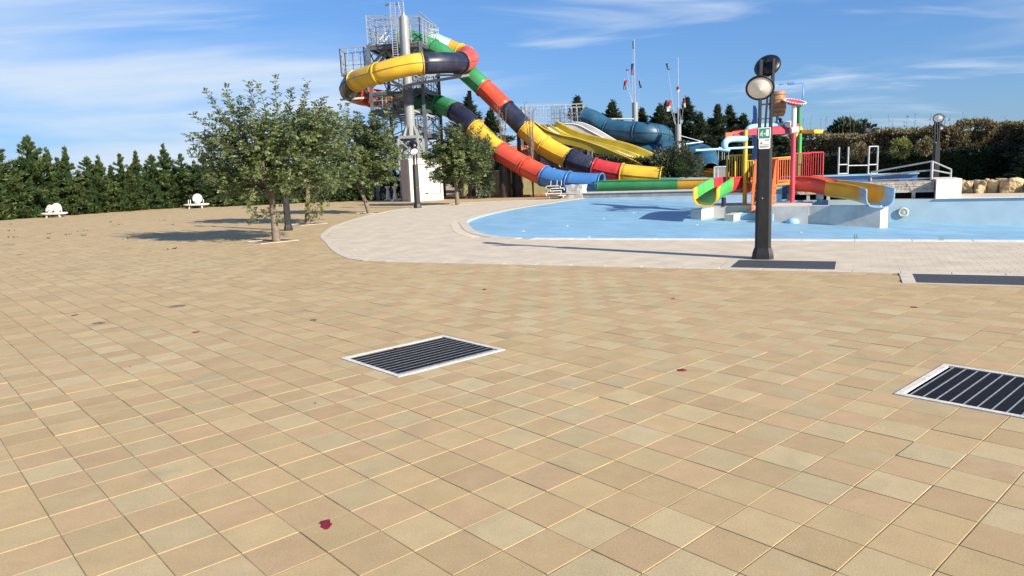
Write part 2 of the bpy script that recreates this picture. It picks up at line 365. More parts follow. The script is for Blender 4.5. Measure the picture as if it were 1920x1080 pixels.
stones('coping_stone', [(14, 16.0)] + pool_arc[:3], 1.0, 0.28, -.03, -.004, .016, M_coping, deck)
stones('coping_stone', pool_arc[2:], .8, 0.24, -.03, -.004, .012, M_edge, deck)
far_edge = [(2.7, 31.66), (14, 31.66)]
stones('coping_stone', far_edge, 1.0, 0.3, -.03, -.004, .016, M_coping, deck)
outer = [(13, 11.34)] + deck_arc
stones('edging_stone', outer, .62, 0.0, -.17, -.004, .009, M_edge, deck, .006)
# gutter grating beside the curved edge
mb = MB(); pts = path_pts(pool_arc[6:], .075)
for i in range(1, len(pts) - 1):
    d = (pts[i + 1] - pts[i - 1]).normalized(); nn = Vector((-d.y, d.x, 0)); c0 = pts[i] + nn * .31; c1 = pts[i] + nn * .55; h = d * .022
    q = [c0 - h, c0 + h, c1 + h, c1 - h]
    mb.add([AB(x.x, x.y, .012) for x in q] + [AB(x.x, x.y, -.004) for x in q], [(0, 1, 2, 3), (0, 1, 5, 4), (1, 2, 6, 5), (2, 3, 7, 6), (3, 0, 4, 7)])
tag(mb.build('gutter_grating', mat('gutter_plastic', (.46, .41, .33), .7, .08, 6), deck), kind='stuff')

# small deck pavers, running bond along the pool axes (joined, too small to pick apart)
PW, PH = .24, .12
ii, jj = np.meshgrid(np.arange(-92, 60), np.arange(95, 330)); ii = ii.ravel(); jj = jj.ravel()
ca_ = (ii + .5 * (jj % 2)) * PW; cb_ = jj * PH
deckx = [(q[0], q[1]) for q in deck_ab]
ok = np.ones(ca_.shape, bool)
for da, db in ((-.13, -.07), (.13, -.07), (.13, .07), (-.13, .07)):
    ok &= pip(ca_ + da, cb_ + db, deckx); 
ok &= ~pip(ca_, cb_, [(p[0], p[1]) for p in pool_ab])
for da, db in ((-.2, 0), (.2, 0), (0, -.2), (0, .2)): ok &= ~pip(ca_ + da, cb_ + db, pool_ab)
MATS_AB = [(-1.76, -.24, 11.56, 12.52), (.52, 3.4, 10.45, 11.36)]
for a0, a1, b0, b1 in MATS_AB: ok &= ~((ca_ > a0 - .1) & (ca_ < a1 + .1) & (cb_ > b0 - .05) & (cb_ < b1 + .05))
ok &= (cb_ < 39) & ((cb_ < 16) | (ca_ < -6) | (ca_ > 1))
ca_, cb_ = ca_[ok], cb_[ok]; nP = len(ca_)
hw, hh, bv = PW / 2 - .0009, PH / 2 - .0009, .002
loc = np.array([(-hw, -hh, -.004), (hw, -hh, -.004), (hw, hh, -.004), (-hw, hh, -.004), (-hw + bv, -hh + bv, 0), (hw - bv, -hh + bv, 0), (hw - bv, hh - bv, 0), (-hw + bv, hh - bv, 0)])
v = np.repeat(loc[None], nP, 0) + np.stack([ca_, cb_, np.zeros(nP)], 1)[:, None]
v[:, 4:, 2] += .0035 + RNG.normal(0, .0002, (nP, 4)); v[:, :4, 2] += .006
tilt = RNG.normal(0, .001, (nP, 1)); v[:, 4:, 2] += tilt * loc[None, 4:, 0]
vw = np.stack([PC * v[..., 0] + PS * v[..., 1], -PS * v[..., 0] + PC * v[..., 1], v[..., 2]], -1).reshape(-1, 3)
fq = np.array([(4, 5, 6, 7), (0, 1, 5, 4), (1, 2, 6, 5), (2, 3, 7, 6), (3, 0, 4, 7)])
faces = (fq[None] + (np.arange(nP) * 8)[:, None, None]).reshape(-1, 4)
M_paver = mat('deck_paver_block', (.55, .475, .365), .8, .09, 2.2, .3, 120, dirt=.35, dirtcol=(.38, .33, .26))
o = link_mesh('deck_pavers', np_mesh('deck_pavers', vw, faces), M_paver, deck); tag(o, kind='stuff')

# plaza slabs ------------------------------------------------------
TREES = [(518, 452), (577, 420), (693, 400), (858, 384)]
PITS = [(toT(G(*p))) for p in TREES]
ii, jj = np.meshgrid(np.arange(-140, 190), np.arange(-240, 60)); ii = ii.ravel(); jj = jj.ravel()
cx_ = OX * TILE + TU.x * TILE * (ii + .5) + TV.x * TILE * (jj + .5); cy_ = OY * TILE + TU.y * TILE * (ii + .5) + TV.y * TILE * (jj + .5)
ok = (cy_ > .6) & (cy_ < 57) & (cx_ < 12) & (np.abs(cx_) < cy_ * .82 + 1.2)
cx_, cy_, ii, jj = cx_[ok], cy_[ok], ii[ok], jj[ok]
aa, bb = PC * cx_ - PS * cy_, PS * cx_ + PC * cy_
inside = np.ones(cx_.shape, bool)
for da, db in ((-.2, 0), (.2, 0), (0, -.2), (0, .2)): inside &= pip(aa + da, bb + db, deck_ab)
ok = ~inside
ok &= ~((aa > .60) & (aa < 3.5) & (bb > 10.55) & (bb < 11.5))
for (i0, i1, j0, j1) in (gA, gB): ok &= ~((ii + .5 > math.floor(i0 + .35)) & (ii + .5 < math.ceil(i1 - .35)) & (jj + .5 > math.floor(j0 + .35)) & (jj + .5 < math.ceil(j1 - .35)))
for (pi, pj) in PITS: ok &= ~((np.abs(ii + .5 - round(pi)) < 2) & (np.abs(jj + .5 - round(pj)) < 2))
cx_, cy_, ii, jj = cx_[ok], cy_[ok], ii[ok], jj[ok]
d = np.stack([cx_, cy_, np.full(cx_.shape, -CAMH)], 1); dep = d @ np.array(FW)
px_ = 960 + FPX * (d @ np.array(RT)) / dep; py_ = 540 + FPX * (d @ np.array(DN)) / dep
inf = (px_ > -40) & (px_ < 1960) & (py_ < 1100)
order = np.argsort(np.where(inf, dep, 1e9)); near_set = np.zeros(len(cx_), bool); near_set[order[:300]] = True
hs, bv = TILE / 2 - .0016, .0025
mbt = MB(); T = lambda s, z: [Vector((-s, -s, z)), Vector((s, -s, z)), Vector((s, s, z)), Vector((-s, s, z))]
mbt.add(T(hs, -.03) + T(hs, -.0013) + T(hs - bv, 0), [(8, 9, 10, 11)] + [(k, (k + 1) % 4, 4 + (k + 1) % 4, 4 + k) for k in range(4)] + [(4 + k, 4 + (k + 1) % 4, 8 + (k + 1) % 4, 8 + k) for k in range(4)])
tme = mbt.mesh('paving_slab'); tme.materials.append(M_tile)
for x, y in zip(cx_[near_set], cy_[near_set]):
    o = bpy.data.objects.new('paving_slab', tme); COL.objects.link(o); o.parent = plaza
    o.location = (x, y, random.gauss(0, .0008)); o.rotation_euler = (random.gauss(0, .002), random.gauss(0, .002), YAW + random.gauss(0, .0035)); o.scale = (random.uniform(.990, 1.003), random.uniform(.990, 1.003), 1)
fx, fy = cx_[~near_set], cy_[~near_set]; nT = len(fx)
loc = np.array([(-hs, -hs, -.0013), (hs, -hs, -.0013), (hs, hs, -.0013), (-hs, hs, -.0013), (-hs + bv, -hs + bv, 0), (hs - bv, -hs + bv, 0), (hs - bv, hs - bv, 0), (-hs + bv, hs - bv, 0)])
cY, sY = math.cos(YAW), math.sin(YAW); lw = np.stack([cY * loc[:, 0] - sY * loc[:, 1], sY * loc[:, 0] + cY * loc[:, 1], loc[:, 2]], 1)
v = lw[None] * np.stack([RNG.uniform(.991, 1.002, nT)] * 2 + [np.ones(nT)], 1)[:, None] + np.stack([fx + RNG.normal(0, .0008, nT), fy + RNG.normal(0, .0008, nT), RNG.normal(0, .0007, nT)], 1)[:, None]
v[:, :, 2] += lw[None, :, 0] * RNG.normal(0, .0018, (nT, 1)) + lw[None, :, 1] * RNG.normal(0, .0018, (nT, 1))
faces = (fq[None] + (np.arange(nT) * 8)[:, None, None]).reshape(-1, 4)
o = link_mesh('paving_slabs_beyond', np_mesh('paving_slabs_beyond', v.reshape(-1, 3), faces), M_tile, plaza); tag(o, kind='stuff')

# ---- grates
M_galv = mat('galvanised_steel', (.42, .45, .48), .45, .12, 20, metal=.6)
M_frame = mat('grate_frame_mortar', (.62, .59, .55), .85, .12, 14, .5, 120, dirt=.3, dirtcol=(.42, .37, .30))
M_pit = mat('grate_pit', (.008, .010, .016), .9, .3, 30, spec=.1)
def grate(box, label, nbars, along, bw, closed_right=True, toothed=False):
    i0, i1, j0, j1 = box; c = TW((i0 + i1) / 2, (j0 + j1) / 2); t = thing('drain_grate', c, label, 'drain grate')
    fw = .045 / TILE
    def rect(a0, a1, b0, b1, z0, z1): return MB().quadbox([TW(a0, b0, z0), TW(a1, b0, z0), TW(a1, b1, z0), TW(a0, b1, z0)], [TW(a0, b0, z1), TW(a1, b0, z1), TW(a1, b1, z1), TW(a0, b1, z1)])
    fr = MB()
    for a0, a1, b0, b1 in ((i0, i1, j0, j0 + fw), (i0, i1, j1 - fw, j1), (i0, i0 + fw, j0 + fw, j1 - fw), (i1 - fw, i1, j0 + fw, j1 - fw)):
        q = rect(a0, a1, b0, b1, -.009, .006); fr.add(q.v, q.f)
    fr.build('frame', M_frame, t)
    I0, I1, J0, J1 = math.floor(i0 + .35), math.ceil(i1 - .35), math.floor(j0 + .35), math.ceil(j1 - .35)
    for a0, a1, b0, b1 in ((I0, I1, J0, j0), (I0, I1, j1, J1), (I0, i0, j0, j1), (i1, I1, j0, j1)):
        if a1 - a0 > .01 and b1 - b0 > .01: rect(a0, a1, b0, b1, -.009, -.001).build('cut_slab_fill', M_tile, t)
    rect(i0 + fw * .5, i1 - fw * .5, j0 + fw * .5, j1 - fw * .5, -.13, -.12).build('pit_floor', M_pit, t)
    pw_ = MB()
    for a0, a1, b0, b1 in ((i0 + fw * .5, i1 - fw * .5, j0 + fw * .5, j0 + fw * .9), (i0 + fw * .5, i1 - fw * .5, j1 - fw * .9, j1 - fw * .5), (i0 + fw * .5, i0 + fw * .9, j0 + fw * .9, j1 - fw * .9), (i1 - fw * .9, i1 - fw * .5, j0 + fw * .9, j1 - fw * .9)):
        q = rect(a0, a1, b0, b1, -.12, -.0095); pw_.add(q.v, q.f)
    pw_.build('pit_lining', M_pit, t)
    for k in range(nbars):
        f = (k + .45) / (nbars + .1)
        jc = j0 + fw + (j1 - j0 - 2 * fw) * f; hwid = bw / 2 / TILE
        b = rect(i0 + fw, i1 - fw, jc - hwid, jc + hwid, -.03, .0008 if toothed else .002)
        if toothed:   # knurled top: short raised teeth
            nn = 60
            for q in range(nn):
                a0 = i0 + fw + (i1 - i0 - 2 * fw) * (q / nn); a1 = a0 + (i1 - i0 - 2 * fw) / nn * .55
                b2 = rect(a0, a1, jc - hwid * .8, jc + hwid * .8, .0008, .003); b.add(b2.v, b2.f)
        b.build('bar', M_galv if not toothed else mat('dull_steel', (.20, .215, .235), .55, .2, 30, metal=.4), t)
        # dark bearing strips between the bars
        if k < nbars - 1:
            step = (j1 - j0 - 2 * fw) / (nbars + .1)
            s = rect(i0 + fw, i1 - fw, jc + hwid * 1.3, jc + step - hwid * 1.3, -.03, -.0005 if toothed else -.002); s.build('mat_strip', M_dark, t)
    return t
grate(gA, 'square drain grate with eleven pale bars set in the tan paving', 11, 0, .0065, toothed=True)
grate(gB, 'large drain grate with wide dark strips set in the tan paving', 23, 0, .0075)
M_mat = mat('dark_grating', (.055, .062, .075), .7, .2, 40, .5, 300)
def deck_mat(a0, a1, b0, b1, label, nb):
    t = thing('drain_grate', AB((a0 + a1) / 2, (b0 + b1) / 2), label, 'drain grate')
    MB().quadbox([AB(a0, b0, -.004), AB(a1, b0, -.004), AB(a1, b1, -.004), AB(a0, b1, -.004)], [AB(a0, b0, .001), AB(a1, b0, .001), AB(a1, b1, .001), AB(a0, b1, .001)]).build('pit_floor', M_pit, t)
    for f0, f1, g0, g1 in ((a0 - .16, a0, b0 - .07, b1 + .07), (a1, a1 + .16, b0 - .07, b1 + .07), (a0, a1, b1, b1 + .07), (a0, a1, b0 - .07, b0)):
        MB().quadbox([AB(f0, g0, -.004), AB(f1, g0, -.004), AB(f1, g1, -.004), AB(f0, g1, -.004)], [AB(f0, g0, .0052), AB(f1, g0, .0052), AB(f1, g1, .0052), AB(f0, g1, .0052)]).build('grate_frame', M_paver, t)
    for k in range(nb):
        b_ = b0 + (b1 - b0) * (k + .12) / nb; b2_ = b_ + (b1 - b0) / nb * .78
        MB().quadbox([AB(a0, b_, .001), AB(a1, b_, .001), AB(a1, b2_, .001), AB(a0, b2_, .001)], [AB(a0, b_, .009), AB(a1, b_, .009), AB(a1, b2_, .009), AB(a0, b2_, .009)]).build('bar', M_mat, t)
    return t
deck_mat(-1.74, -.25, 11.58, 12.5, 'grey slatted grate in the pale deck at the foot of the black lamp post', 16)
t = deck_mat(.74, 3.4, 10.52, 11.3, 'long dark slatted grate along the seam between tan paving and pale deck', 14)
MB().quadbox([AB(.58, 10.48, -.004), AB(.74, 10.48, -.004), AB(.74, 11.34, -.004), AB(.58, 11.34, -.004)], [AB(.58, 10.48, .008), AB(.74, 10.48, .008), AB(.74, 11.34, .008), AB(.58, 11.34, .008)]).build('end_kerb', M_edge, t)

# ---- red stains and small debris on the slabs
M_red = mat('red_stain', (.22, .008, .018), .6, .3, 60)
M_grime = mat('grey_grime', (.17, .14, .095), .9, .3, 40)
def blot(px, py, rpx, name, material, label, cat, group):
    c = G(px, py); k = rpx / FPX * c.y; sd_ = random.random() * 9
    mb = MB(); nn = 18; pts = []
    for q in range(nn):
        an = 2 * math.pi * q / nn; rr = k * (1 + .22 * math.sin(2 * an + sd_) + .12 * math.sin(5 * an + 2 * sd_)); pts.append(c + Vector((rr * math.cos(an), rr * 1.35 * math.sin(an), 0)))
    mb.add([p + Vector((0, 0, .0004)) for p in pts] + [p.lerp(c, .25) + Vector((0, 0, .0032)) for p in pts], [tuple(range(nn, 2 * nn))] + [(q, (q + 1) % nn, nn + (q + 1) % nn, nn + q) for q in range(nn)])
    tag(mb.build(name, material, None, c), label, cat, group)
for px, py, r, lb in ((611, 984, 15, 'large crimson blot on the tan paving slabs'), (1278, 694, 8, 'small crimson blot on the tan paving by the square grate'),
                  (140, 591, 5.5, None), (367, 623, 6, None), (1714, 576, 6, None), (908, 543, 5, None), (1262, 560, 4, None)):
    blot(px, py, r, 'red_stain', M_red, lb or 'tiny dark red blot on the far paving slabs', 'stain', 'red blots on the paving')
blot(742, 653, 5, 'red_stain', M_red, 'dark red blot on the bars of the square drain grate', 'stain', 'red blots on the paving')
for px, py, r in ((333, 574, 12), (185, 606, 11), (588, 600, 8), (38, 477, 7), (16, 459, 9), (244, 688, 2.5), (591, 756, 3)):
    blot(px, py, r, 'grime_spot', M_grime, 'grey brown grime spot on the tan paving', 'stain', 'grime spots on the paving')
for k, (px, py) in enumerate(((1605, 447), (1765, 452))):
    c = G(px, py); t = thing('weed_tuft', c, ['small weed tuft in the pool coping behind the black lamp post', 'pair of thin weeds in the pool coping past the lamp post'][k], 'weed')
    mb = MB()
    for q in range(7): an = q * .9; mb.tube([c + Vector((.03 * math.cos(an), .03 * math.sin(an), 0)), c + Vector((.05 * math.cos(an), .04 * math.sin(an), .04 + .03 * (q % 3)))], [.006, .003], 4)
    mb.build('blades', mat('weed_green', (.10, .13, .05), .8), t)
M_litter = mat('pale_litter', (.8, .8, .76), .7, .1, 30)
for px, py in ((981, 434), (1063, 424), (1132, 410), (1188, 399), (1307, 422), (1502, 436), (1105, 445)):
    a0 = toAB(G(px, py)); c = G(px, py, pool_z(a0[0])); c = G(px, py, pool_z(toAB(c)[0])); c = G(px, py, pool_z(toAB(c)[0]))
    mb = MB(); mb.box(c + Vector((0, 0, .009)), (.08, .06, .016), random.random() * 3, .004); tag(mb.build('litter_scrap', M_litter, None, c), 'pale scrap of litter on the blue pool floor', 'litter', 'scraps on the pool floor')

# ================================================================== VEGETATION
M_bark = mat('grey_bark', (.20, .155, .115), .9, .25, 14, .8, 50)
M_bark_dark = mat('dark_bark', (.07, .052, .038), .9, .25, 14, .8, 50)
LM_carob = leafmat('carob_leaf', [(.032, .054, .022), (.080, .122, .042), (.140, .190, .062), (.22, .25, .135), (.30, .35, .11)], .38, .40)  # brightest stop puts a sunlit look into the leaf colour, scattered at random
LM_cyp = leafmat('cypress_leaf', [(.028, .055, .024), (.060, .108, .038), (.112, .162, .052), (.18, .21, .075)], .3, .6)
LM_cyp_far = leafmat('far_conifer_leaf', [(.012, .026, .016), (.028, .050, .028), (.055, .080, .042), (.09, .11, .06)], .2, .6)
LM_brown = leafmat('autumn_leaf', [(.09, .072, .040), (.20, .135, .080), (.26, .20, .115), (.17, .18, .080), (.30, .28, .14)], .25, .7)
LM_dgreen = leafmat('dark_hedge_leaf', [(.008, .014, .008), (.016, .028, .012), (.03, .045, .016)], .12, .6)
LM_olive = leafmat('olive_bush_leaf', [(.03, .045, .025), (.06, .08, .045), (.11, .13, .08)], .2, .5)
LM_yel = leafmat('yellow_green_leaf', [(.10, .13, .03), (.20, .22, .06), (.30, .30, .10)], .3, .5)

def norm_rows(a): return a / np.maximum(np.linalg.norm(a, axis=1, keepdims=True), 1e-9)
def leaf_quads(c, axis, nrm, ln, wd):
    """rhombic leaves: base at c, tip at c+axis*ln"""
    axis = norm_rows(axis); side = norm_rows(np.cross(axis, nrm)); ln = np.broadcast_to(np.asarray(ln), (len(c),))[:, None]; wd = np.broadcast_to(np.asarray(wd), (len(c),))[:, None]
    fold = norm_rows(np.cross(side, axis))
    v = np.stack([c, c + axis * ln * .45 + side * wd * .5 + fold * wd * .12, c + axis * ln, c + axis * ln * .45 - side * wd * .5 + fold * wd * .12], 1)
    return v.reshape(-1, 3), (np.arange(len(c)) * 4)[:, None] + np.arange(4)
def foliage_obj(name, v, f, material, parent, off=None):
    o_ = ORG[parent.name] if parent else Vector((0, 0, 0)); off = np.array(off if off is not None else o_)
    return link_mesh(name, np_mesh(name, v - off, f), material, parent)

def carob(base, top_z, lobes, nshoot, plumes, seed, label, trunk_r=.075, lean=(0, 0), fork_z=1.25, leaf=.075):
    rg = np.random.default_rng(seed); base = Vector(base); t = thing('carob_tree', base, label, 'tree', 'young broadleaf trees planted in the paving')
    fork = base + Vector((lean[0], lean[1], fork_z)); tr = MB()
    tr.tube([base + Vector((0, 0, -.05)), base + Vector((lean[0] * .25, lean[1] * .25, fork_z * .3)), base + Vector((lean[0] * .62, lean[1] * .62, fork_z * .68)), fork], [trunk_r * 1.25, trunk_r, trunk_r * .9, trunk_r * .85], 9)
    cents = []
    for (c, r) in lobes:
        c = Vector(c); cents.append(c)
        mid = fork.lerp(c, .5) + Vector((rg.normal(0, .06), rg.normal(0, .06), .1))
        tr.tube([fork - Vector((0, 0, .1)), mid, c], [trunk_r * .62, trunk_r * .42, trunk_r * .2], 6)
    V_, A_, N_, L_ = [], [], [], []
    sticks = MB()
    vols = np.array([r[0] * r[1] * r[2] for _, r in lobes]) ** .7; prob = vols / vols.sum()
    shoots = []
    for k in range(nshoot):
        li = rg.choice(len(lobes), p=prob); c, r = lobes[li]; c = np.array(c); r = np.array(r)
        d = rg.normal(0, 1, 3); d /= np.linalg.norm(d); rad = .25 + .6 * rg.random() ** .6
        p = c + d * r * rad; dirv = d * r / max(r) + np.array((0, 0, .35)) + rg.normal(0, .3, 3); dirv /= np.linalg.norm(dirv); shoots.append((p, dirv, rg.uniform(.35, .7), 1.0))
    for (p, dirv, ln) in plumes: shoots.append((np.array(p, float), np.array(dirv, float) / np.linalg.norm(dirv), ln, .8))
    for si, (p, dirv, ln, dens) in enumerate(shoots):
        bend = rg.normal(0, .12, 3); nn = int(ln / .05); ss = np.linspace(0, 1, nn)
        axis_pts = p + np.outer(ss * ln, dirv) + np.outer(ss ** 2 * ln, bend)
        if si % 3 == 0 or si >= nshoot: sticks.tube([Vector(axis_pts[0]), Vector(axis_pts[len(axis_pts) // 2]), Vector(axis_pts[-1])], [.012, .009, .005], 4)
        for q in range(nn):
            # one compound leaf per node, spiralling
            ang = q * 2.4 + rg.random(); up = np.array((0, 0, 1.0)); x = np.cross(dirv, up); x /= np.linalg.norm(x) + 1e-6; y = np.cross(x, dirv)
            rd = x * math.cos(ang) + y * math.sin(ang) + dirv * .55; rd /= np.linalg.norm(rd); rl = rg.uniform(.13, .22) * (1.05 - .45 * ss[q]); nl = 4
            rn = np.cross(rd, np.array((0, 0, 1.0))); rn /= np.linalg.norm(rn) + 1e-6
            for h in range(nl):
                b = axis_pts[q] + rd * rl * (h + .6) / nl
                for s_ in (-1, 1):
                    V_.append(b); A_.append(rd * .45 + rn * s_ + rg.normal(0, .18, 3)); N_.append(np.cross(rd, rn) + rg.normal(0, .35, 3)); L_.append(leaf * rg.uniform(.75, 1.2))
    tr.build('trunk', M_bark, t); tag(sticks.build('twigs', M_bark, t), kind='stuff')
    L_ = np.array(L_); v, f = leaf_quads(np.array(V_), np.array(A_), np.array(N_), L_, L_ * .62)
    foliage_obj('crown', v, f, LM_carob, t); return t

def at(px, py, Y): p = A(px, py, Y); return (p.x, p.y, p.z)
B = [G(*p) for p in TREES]
Y0 = B[0].y; s0 = Y0 / FPX
lob = [(at(470, 275, Y0 - .2), (.75, .8, .6)), (at(545, 270, Y0), (.85, .9, .65)), (at(420, 300, Y0 + .2), (.55, .7, .55)), (at(500, 330, Y0 - .3), (.8, .8, .6)), (at(590, 300, Y0 + .3), (.65, .8, .7)), (at(440, 350, Y0), (.45, .6, .4)), (at(450, 240, Y0), (.4, .5, .4)), (at(560, 345, Y0 - .2), (.6, .6, .35)), (at(600, 250, Y0 + .2), (.42, .5, .42))]
pl = []
for (x0, y0, x1, y1) in ((420, 235, 395, 168), (437, 225, 425, 168), (478, 215, 470, 152), (520, 215, 512, 152), (540, 215, 547, 158), (568, 215, 572, 152), (590, 225, 608, 182), (610, 245, 640, 192), (420, 260, 365, 212), (400, 300, 350, 268), (410, 280, 372, 250), (450, 220, 445, 175), (620, 250, 648, 210), (500, 215, 490, 165)):
    a_, b_ = Vector(at(x0, y0, Y0)), Vector(at(x1, y1, Y0 + random.uniform(-.3, .3))); pl.append((a_, b_ - a_, (b_ - a_).length))
for (x0, y0, x1, y1) in ((512, 405, 480, 402), (515, 400, 540, 412), (510, 395, 470, 415)):
    a_, b_ = Vector(at(x0, y0, Y0)), Vector(at(x1, y1, Y0 - .1)); pl.append((a_, b_ - a_, (b_ - a_).length))
carob(B[0], 4.2, lob, 430, pl, 3, 'large dark green tree with feathery top shoots growing beside the black post', .095, (-.02, 0), 1.35, .080)
Y1 = B[1].y
lob = [(at(560, 270, Y1), (.9, .9, .9)), (at(620, 290, Y1), (.8, .8, .9)), (at(600, 340, Y1), (.9, .8, .5)), (at(640, 320, Y1), (.5, .6, .6)), (at(590, 240, Y1), (.7, .7, .6))]
pl = [(Vector(at(600, 225, Y1)), Vector((-.1, 0, 1)), .6), (Vector(at(630, 240, Y1)), Vector((.2, 0, 1)), .5)]
carob(B[1], 4.2, lob, 260, pl, 5, 'broadleaf tree with a pale trunk and yellow green sprig low on its stem', .10, (.12, 0), 1.3, .098)
Y2 = B[2].y
lob = [(at(690, 275, Y2), (.8, .8, .9)), (at(715, 300, Y2), (.75, .8, .75)), (at(665, 305, Y2), (.7, .8, .8)), (at(690, 330, Y2), (1.0, .8, .55)), (at(705, 250, Y2), (.6, .6, .5)), (at(670, 255, Y2), (.5, .5, .55))]
pl = [(Vector(at(x, 245, Y2)), Vector((random.uniform(-.2, .2), 0, 1)), .75) for x in (652, 668, 682, 700, 722, 740)]
carob(B[2], 4.2, lob, 320, pl, 8, 'broadleaf tree with a leaning trunk between the pedestals and the pale deck', .10, (-.45, 0), 1.35, .108)
Y3 = B[3].y
lob = [(at(855, 285, Y3), (.95, .9, .8)), (at(880, 310, Y3), (.9, .9, .7)), (at(830, 305, Y3), (.8, .8, .75)), (at(858, 335, Y3), (1.1, .9, .45)), (at(900, 290, Y3), (.5, .6, .6)), (at(845, 262, Y3), (.5, .5, .4))]
pl = [(Vector(at(x, 262, Y3)), Vector((random.uniform(-.3, .3), 0, 1)), .7) for x in (822, 845, 862, 880, 895)]
carob(B[3], 4.2, lob, 340, pl, 9, 'rounded broadleaf tree in front of the yellow tube and white shutter', .11, (-.05, 0), 1.2, .112)
# tree pits with pale kerb
for k, (pi, pj) in enumerate(PITS):
    ci, cj = round(pi), round(pj); t = thing('tree_pit', TW(ci, cj), 'square soil pit with pale concrete kerb round a tree trunk', 'tree pit', 'tree pits in the paving')
    def R_(a0, a1, b0, b1, z0, z1): return MB().quadbox([TW(a0, b0, z0), TW(a1, b0, z0), TW(a1, b1, z0), TW(a0, b1, z0)], [TW(a0, b0, z1), TW(a1, b0, z1), TW(a1, b1, z1), TW(a0, b1, z1)])
    R_(ci - 1.75, ci + 1.75, cj - 1.75, cj + 1.75, -.0104, -.0022).build('soil', M_soil, t)
    for a0, a1, b0, b1 in ((-2, 2, -2, -1.75), (-2, 2, 1.75, 2), (-2, -1.75, -1.75, 1.75), (1.75, 2, -1.75, 1.75)): R_(ci + a0, ci + a1, cj + b0, cj + b1, -.0104, .012).build('kerb', M_edge, t)

def prof_r(u, power, spike):
    """crown radius profile: full skirt, then a narrow feathered spire"""
    return np.maximum(.03, (1 - u)) ** power * np.where(u < spike, 1.0, np.maximum(.28, 1 - (u - spike) / (1 - spike) * .75))
def spray_cone(seed, h, r0, nspr, slen, loose=.25, droop=-.1, skirt=.0, power=.8, spike=.5):
    """conifer crown: flat sprays set along drooping branches on a spired cone"""
    rg = np.random.default_rng(seed); nb = int(h * 26); per = nspr // nb
    ub = np.sort(rg.random(nb) ** .9); ab_ = rg.random(nb) * 2 * math.pi; rb = r0 * prof_r(ub, power, spike) * rg.uniform(.7, 1.28, nb) * (1 + loose * np.sin(ab_ * 3 + ub * 9))
    u = np.repeat(ub, per); an = np.repeat(ab_, per); rad = np.repeat(rb, per); n_ = len(u); f = rg.random(n_) ** .55
    rise = (.10 + .75 * u ** 1.5) * rad * f
    c = np.stack([np.cos(an) * rad * f * .92, np.sin(an) * rad * f * .92, h * (skirt + (1 - skirt) * u) * .97 + rise - .12 * rad * f ** 2], 1) + rg.normal(0, .055 * h / 3.5, (n_, 3)) * (1 - .6 * u)[:, None]
    d = np.stack([np.cos(an), np.sin(an), .35 + droop + 1.1 * u ** 2], 1) + rg.normal(0, .38, (n_, 3))
    nr = np.stack([-np.sin(an), np.cos(an), np.zeros(n_)], 1) + rg.normal(0, .5, (n_, 3)); nr = np.cross(d, nr)
    ln = slen * rg.uniform(.55, 1.2, n_) * (1.0 - .62 * u)
    # leader
    nl = 40; cl = np.stack([rg.normal(0, .012, nl), rg.normal(0, .012, nl), h * rg.uniform(.86, 1.0, nl)], 1); dl = np.stack([rg.normal(0, .5, nl), rg.normal(0, .5, nl), np.full(nl, 1.0)], 1)
    c = np.concatenate([c, cl]); d = np.concatenate([d, dl]); nr = np.concatenate([nr, rg.normal(0, 1, (nl, 3))]); ln = np.concatenate([ln, np.full(nl, slen * .55)])
    return leaf_quads(c, d, nr, ln, ln * .32)
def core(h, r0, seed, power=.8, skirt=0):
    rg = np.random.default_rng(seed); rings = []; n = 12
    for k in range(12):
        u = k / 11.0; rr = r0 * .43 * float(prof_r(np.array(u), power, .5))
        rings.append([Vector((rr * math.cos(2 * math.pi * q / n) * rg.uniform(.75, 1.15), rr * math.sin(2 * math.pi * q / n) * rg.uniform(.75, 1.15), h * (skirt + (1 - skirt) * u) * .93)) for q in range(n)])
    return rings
def conifer_kinds(kind, specs, material):
    out = []
    for i, (h, r0, ns, sl, lo, pw, sk) in enumerate(specs):
        v, f = spray_cone(40 + i * 7 + len(kind), h, r0, ns, sl, lo, power=pw, skirt=sk)
        me = np_mesh(kind + '_crown', v, f); me.materials.append(material)
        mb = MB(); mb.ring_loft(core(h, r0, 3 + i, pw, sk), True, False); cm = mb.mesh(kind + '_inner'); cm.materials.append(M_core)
        mb = MB(); mb.tube([(0, 0, -.1), (0, 0, h * .5), (0, 0, h * .96)], [.07 * h / 3, .045 * h / 3, .01], 7); tm = mb.mesh(kind + '_trunk'); tm.materials.append(M_bark_dark)
        out.append((h, me, cm, tm))
    return out
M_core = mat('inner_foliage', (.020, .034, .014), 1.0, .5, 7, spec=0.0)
def put_conifer(name, kinds, k, base, height, rz, label, cat, group, wscale=1.0):
    h, me, cm, tm = kinds[k % len(kinds)]; s = height / h
    o = thing(name, base, label, cat, group); o.rotation_euler = (0, 0, rz); o.scale = (s * wscale, s * wscale, s)
    for nm, d_ in (('crown', me), ('inner_foliage', cm), ('trunk', tm)):
        c = bpy.data.objects.new(nm, d_); COL.objects.link(c); c.parent = o
    return o
CY = conifer_kinds('hedge_cypress', [(3.6, 1.0, 12500, .27, .15, .55, .0), (3.2, 1.05, 12000, .27, .15, .5, .0), (4.0, 1.0, 13500, .27, .18, .6, .0), (3.0, 1.1, 12000, .27, .12, .42, .0)], LM_cyp)
hpath = [(-60, 418), (0, 413), (170, 401), (330, 390), (440, 387), (560, 381), (650, 378), (745, 374)]
def hbase(x):
    for (x0, y0), (x1, y1) in zip(hpath[:-1], hpath[1:]):
        if x0 <= x <= x1: return G(x, y0 + (y1 - y0) * (x - x0) / (x1 - x0))
    return G(x, hpath[-1][1])
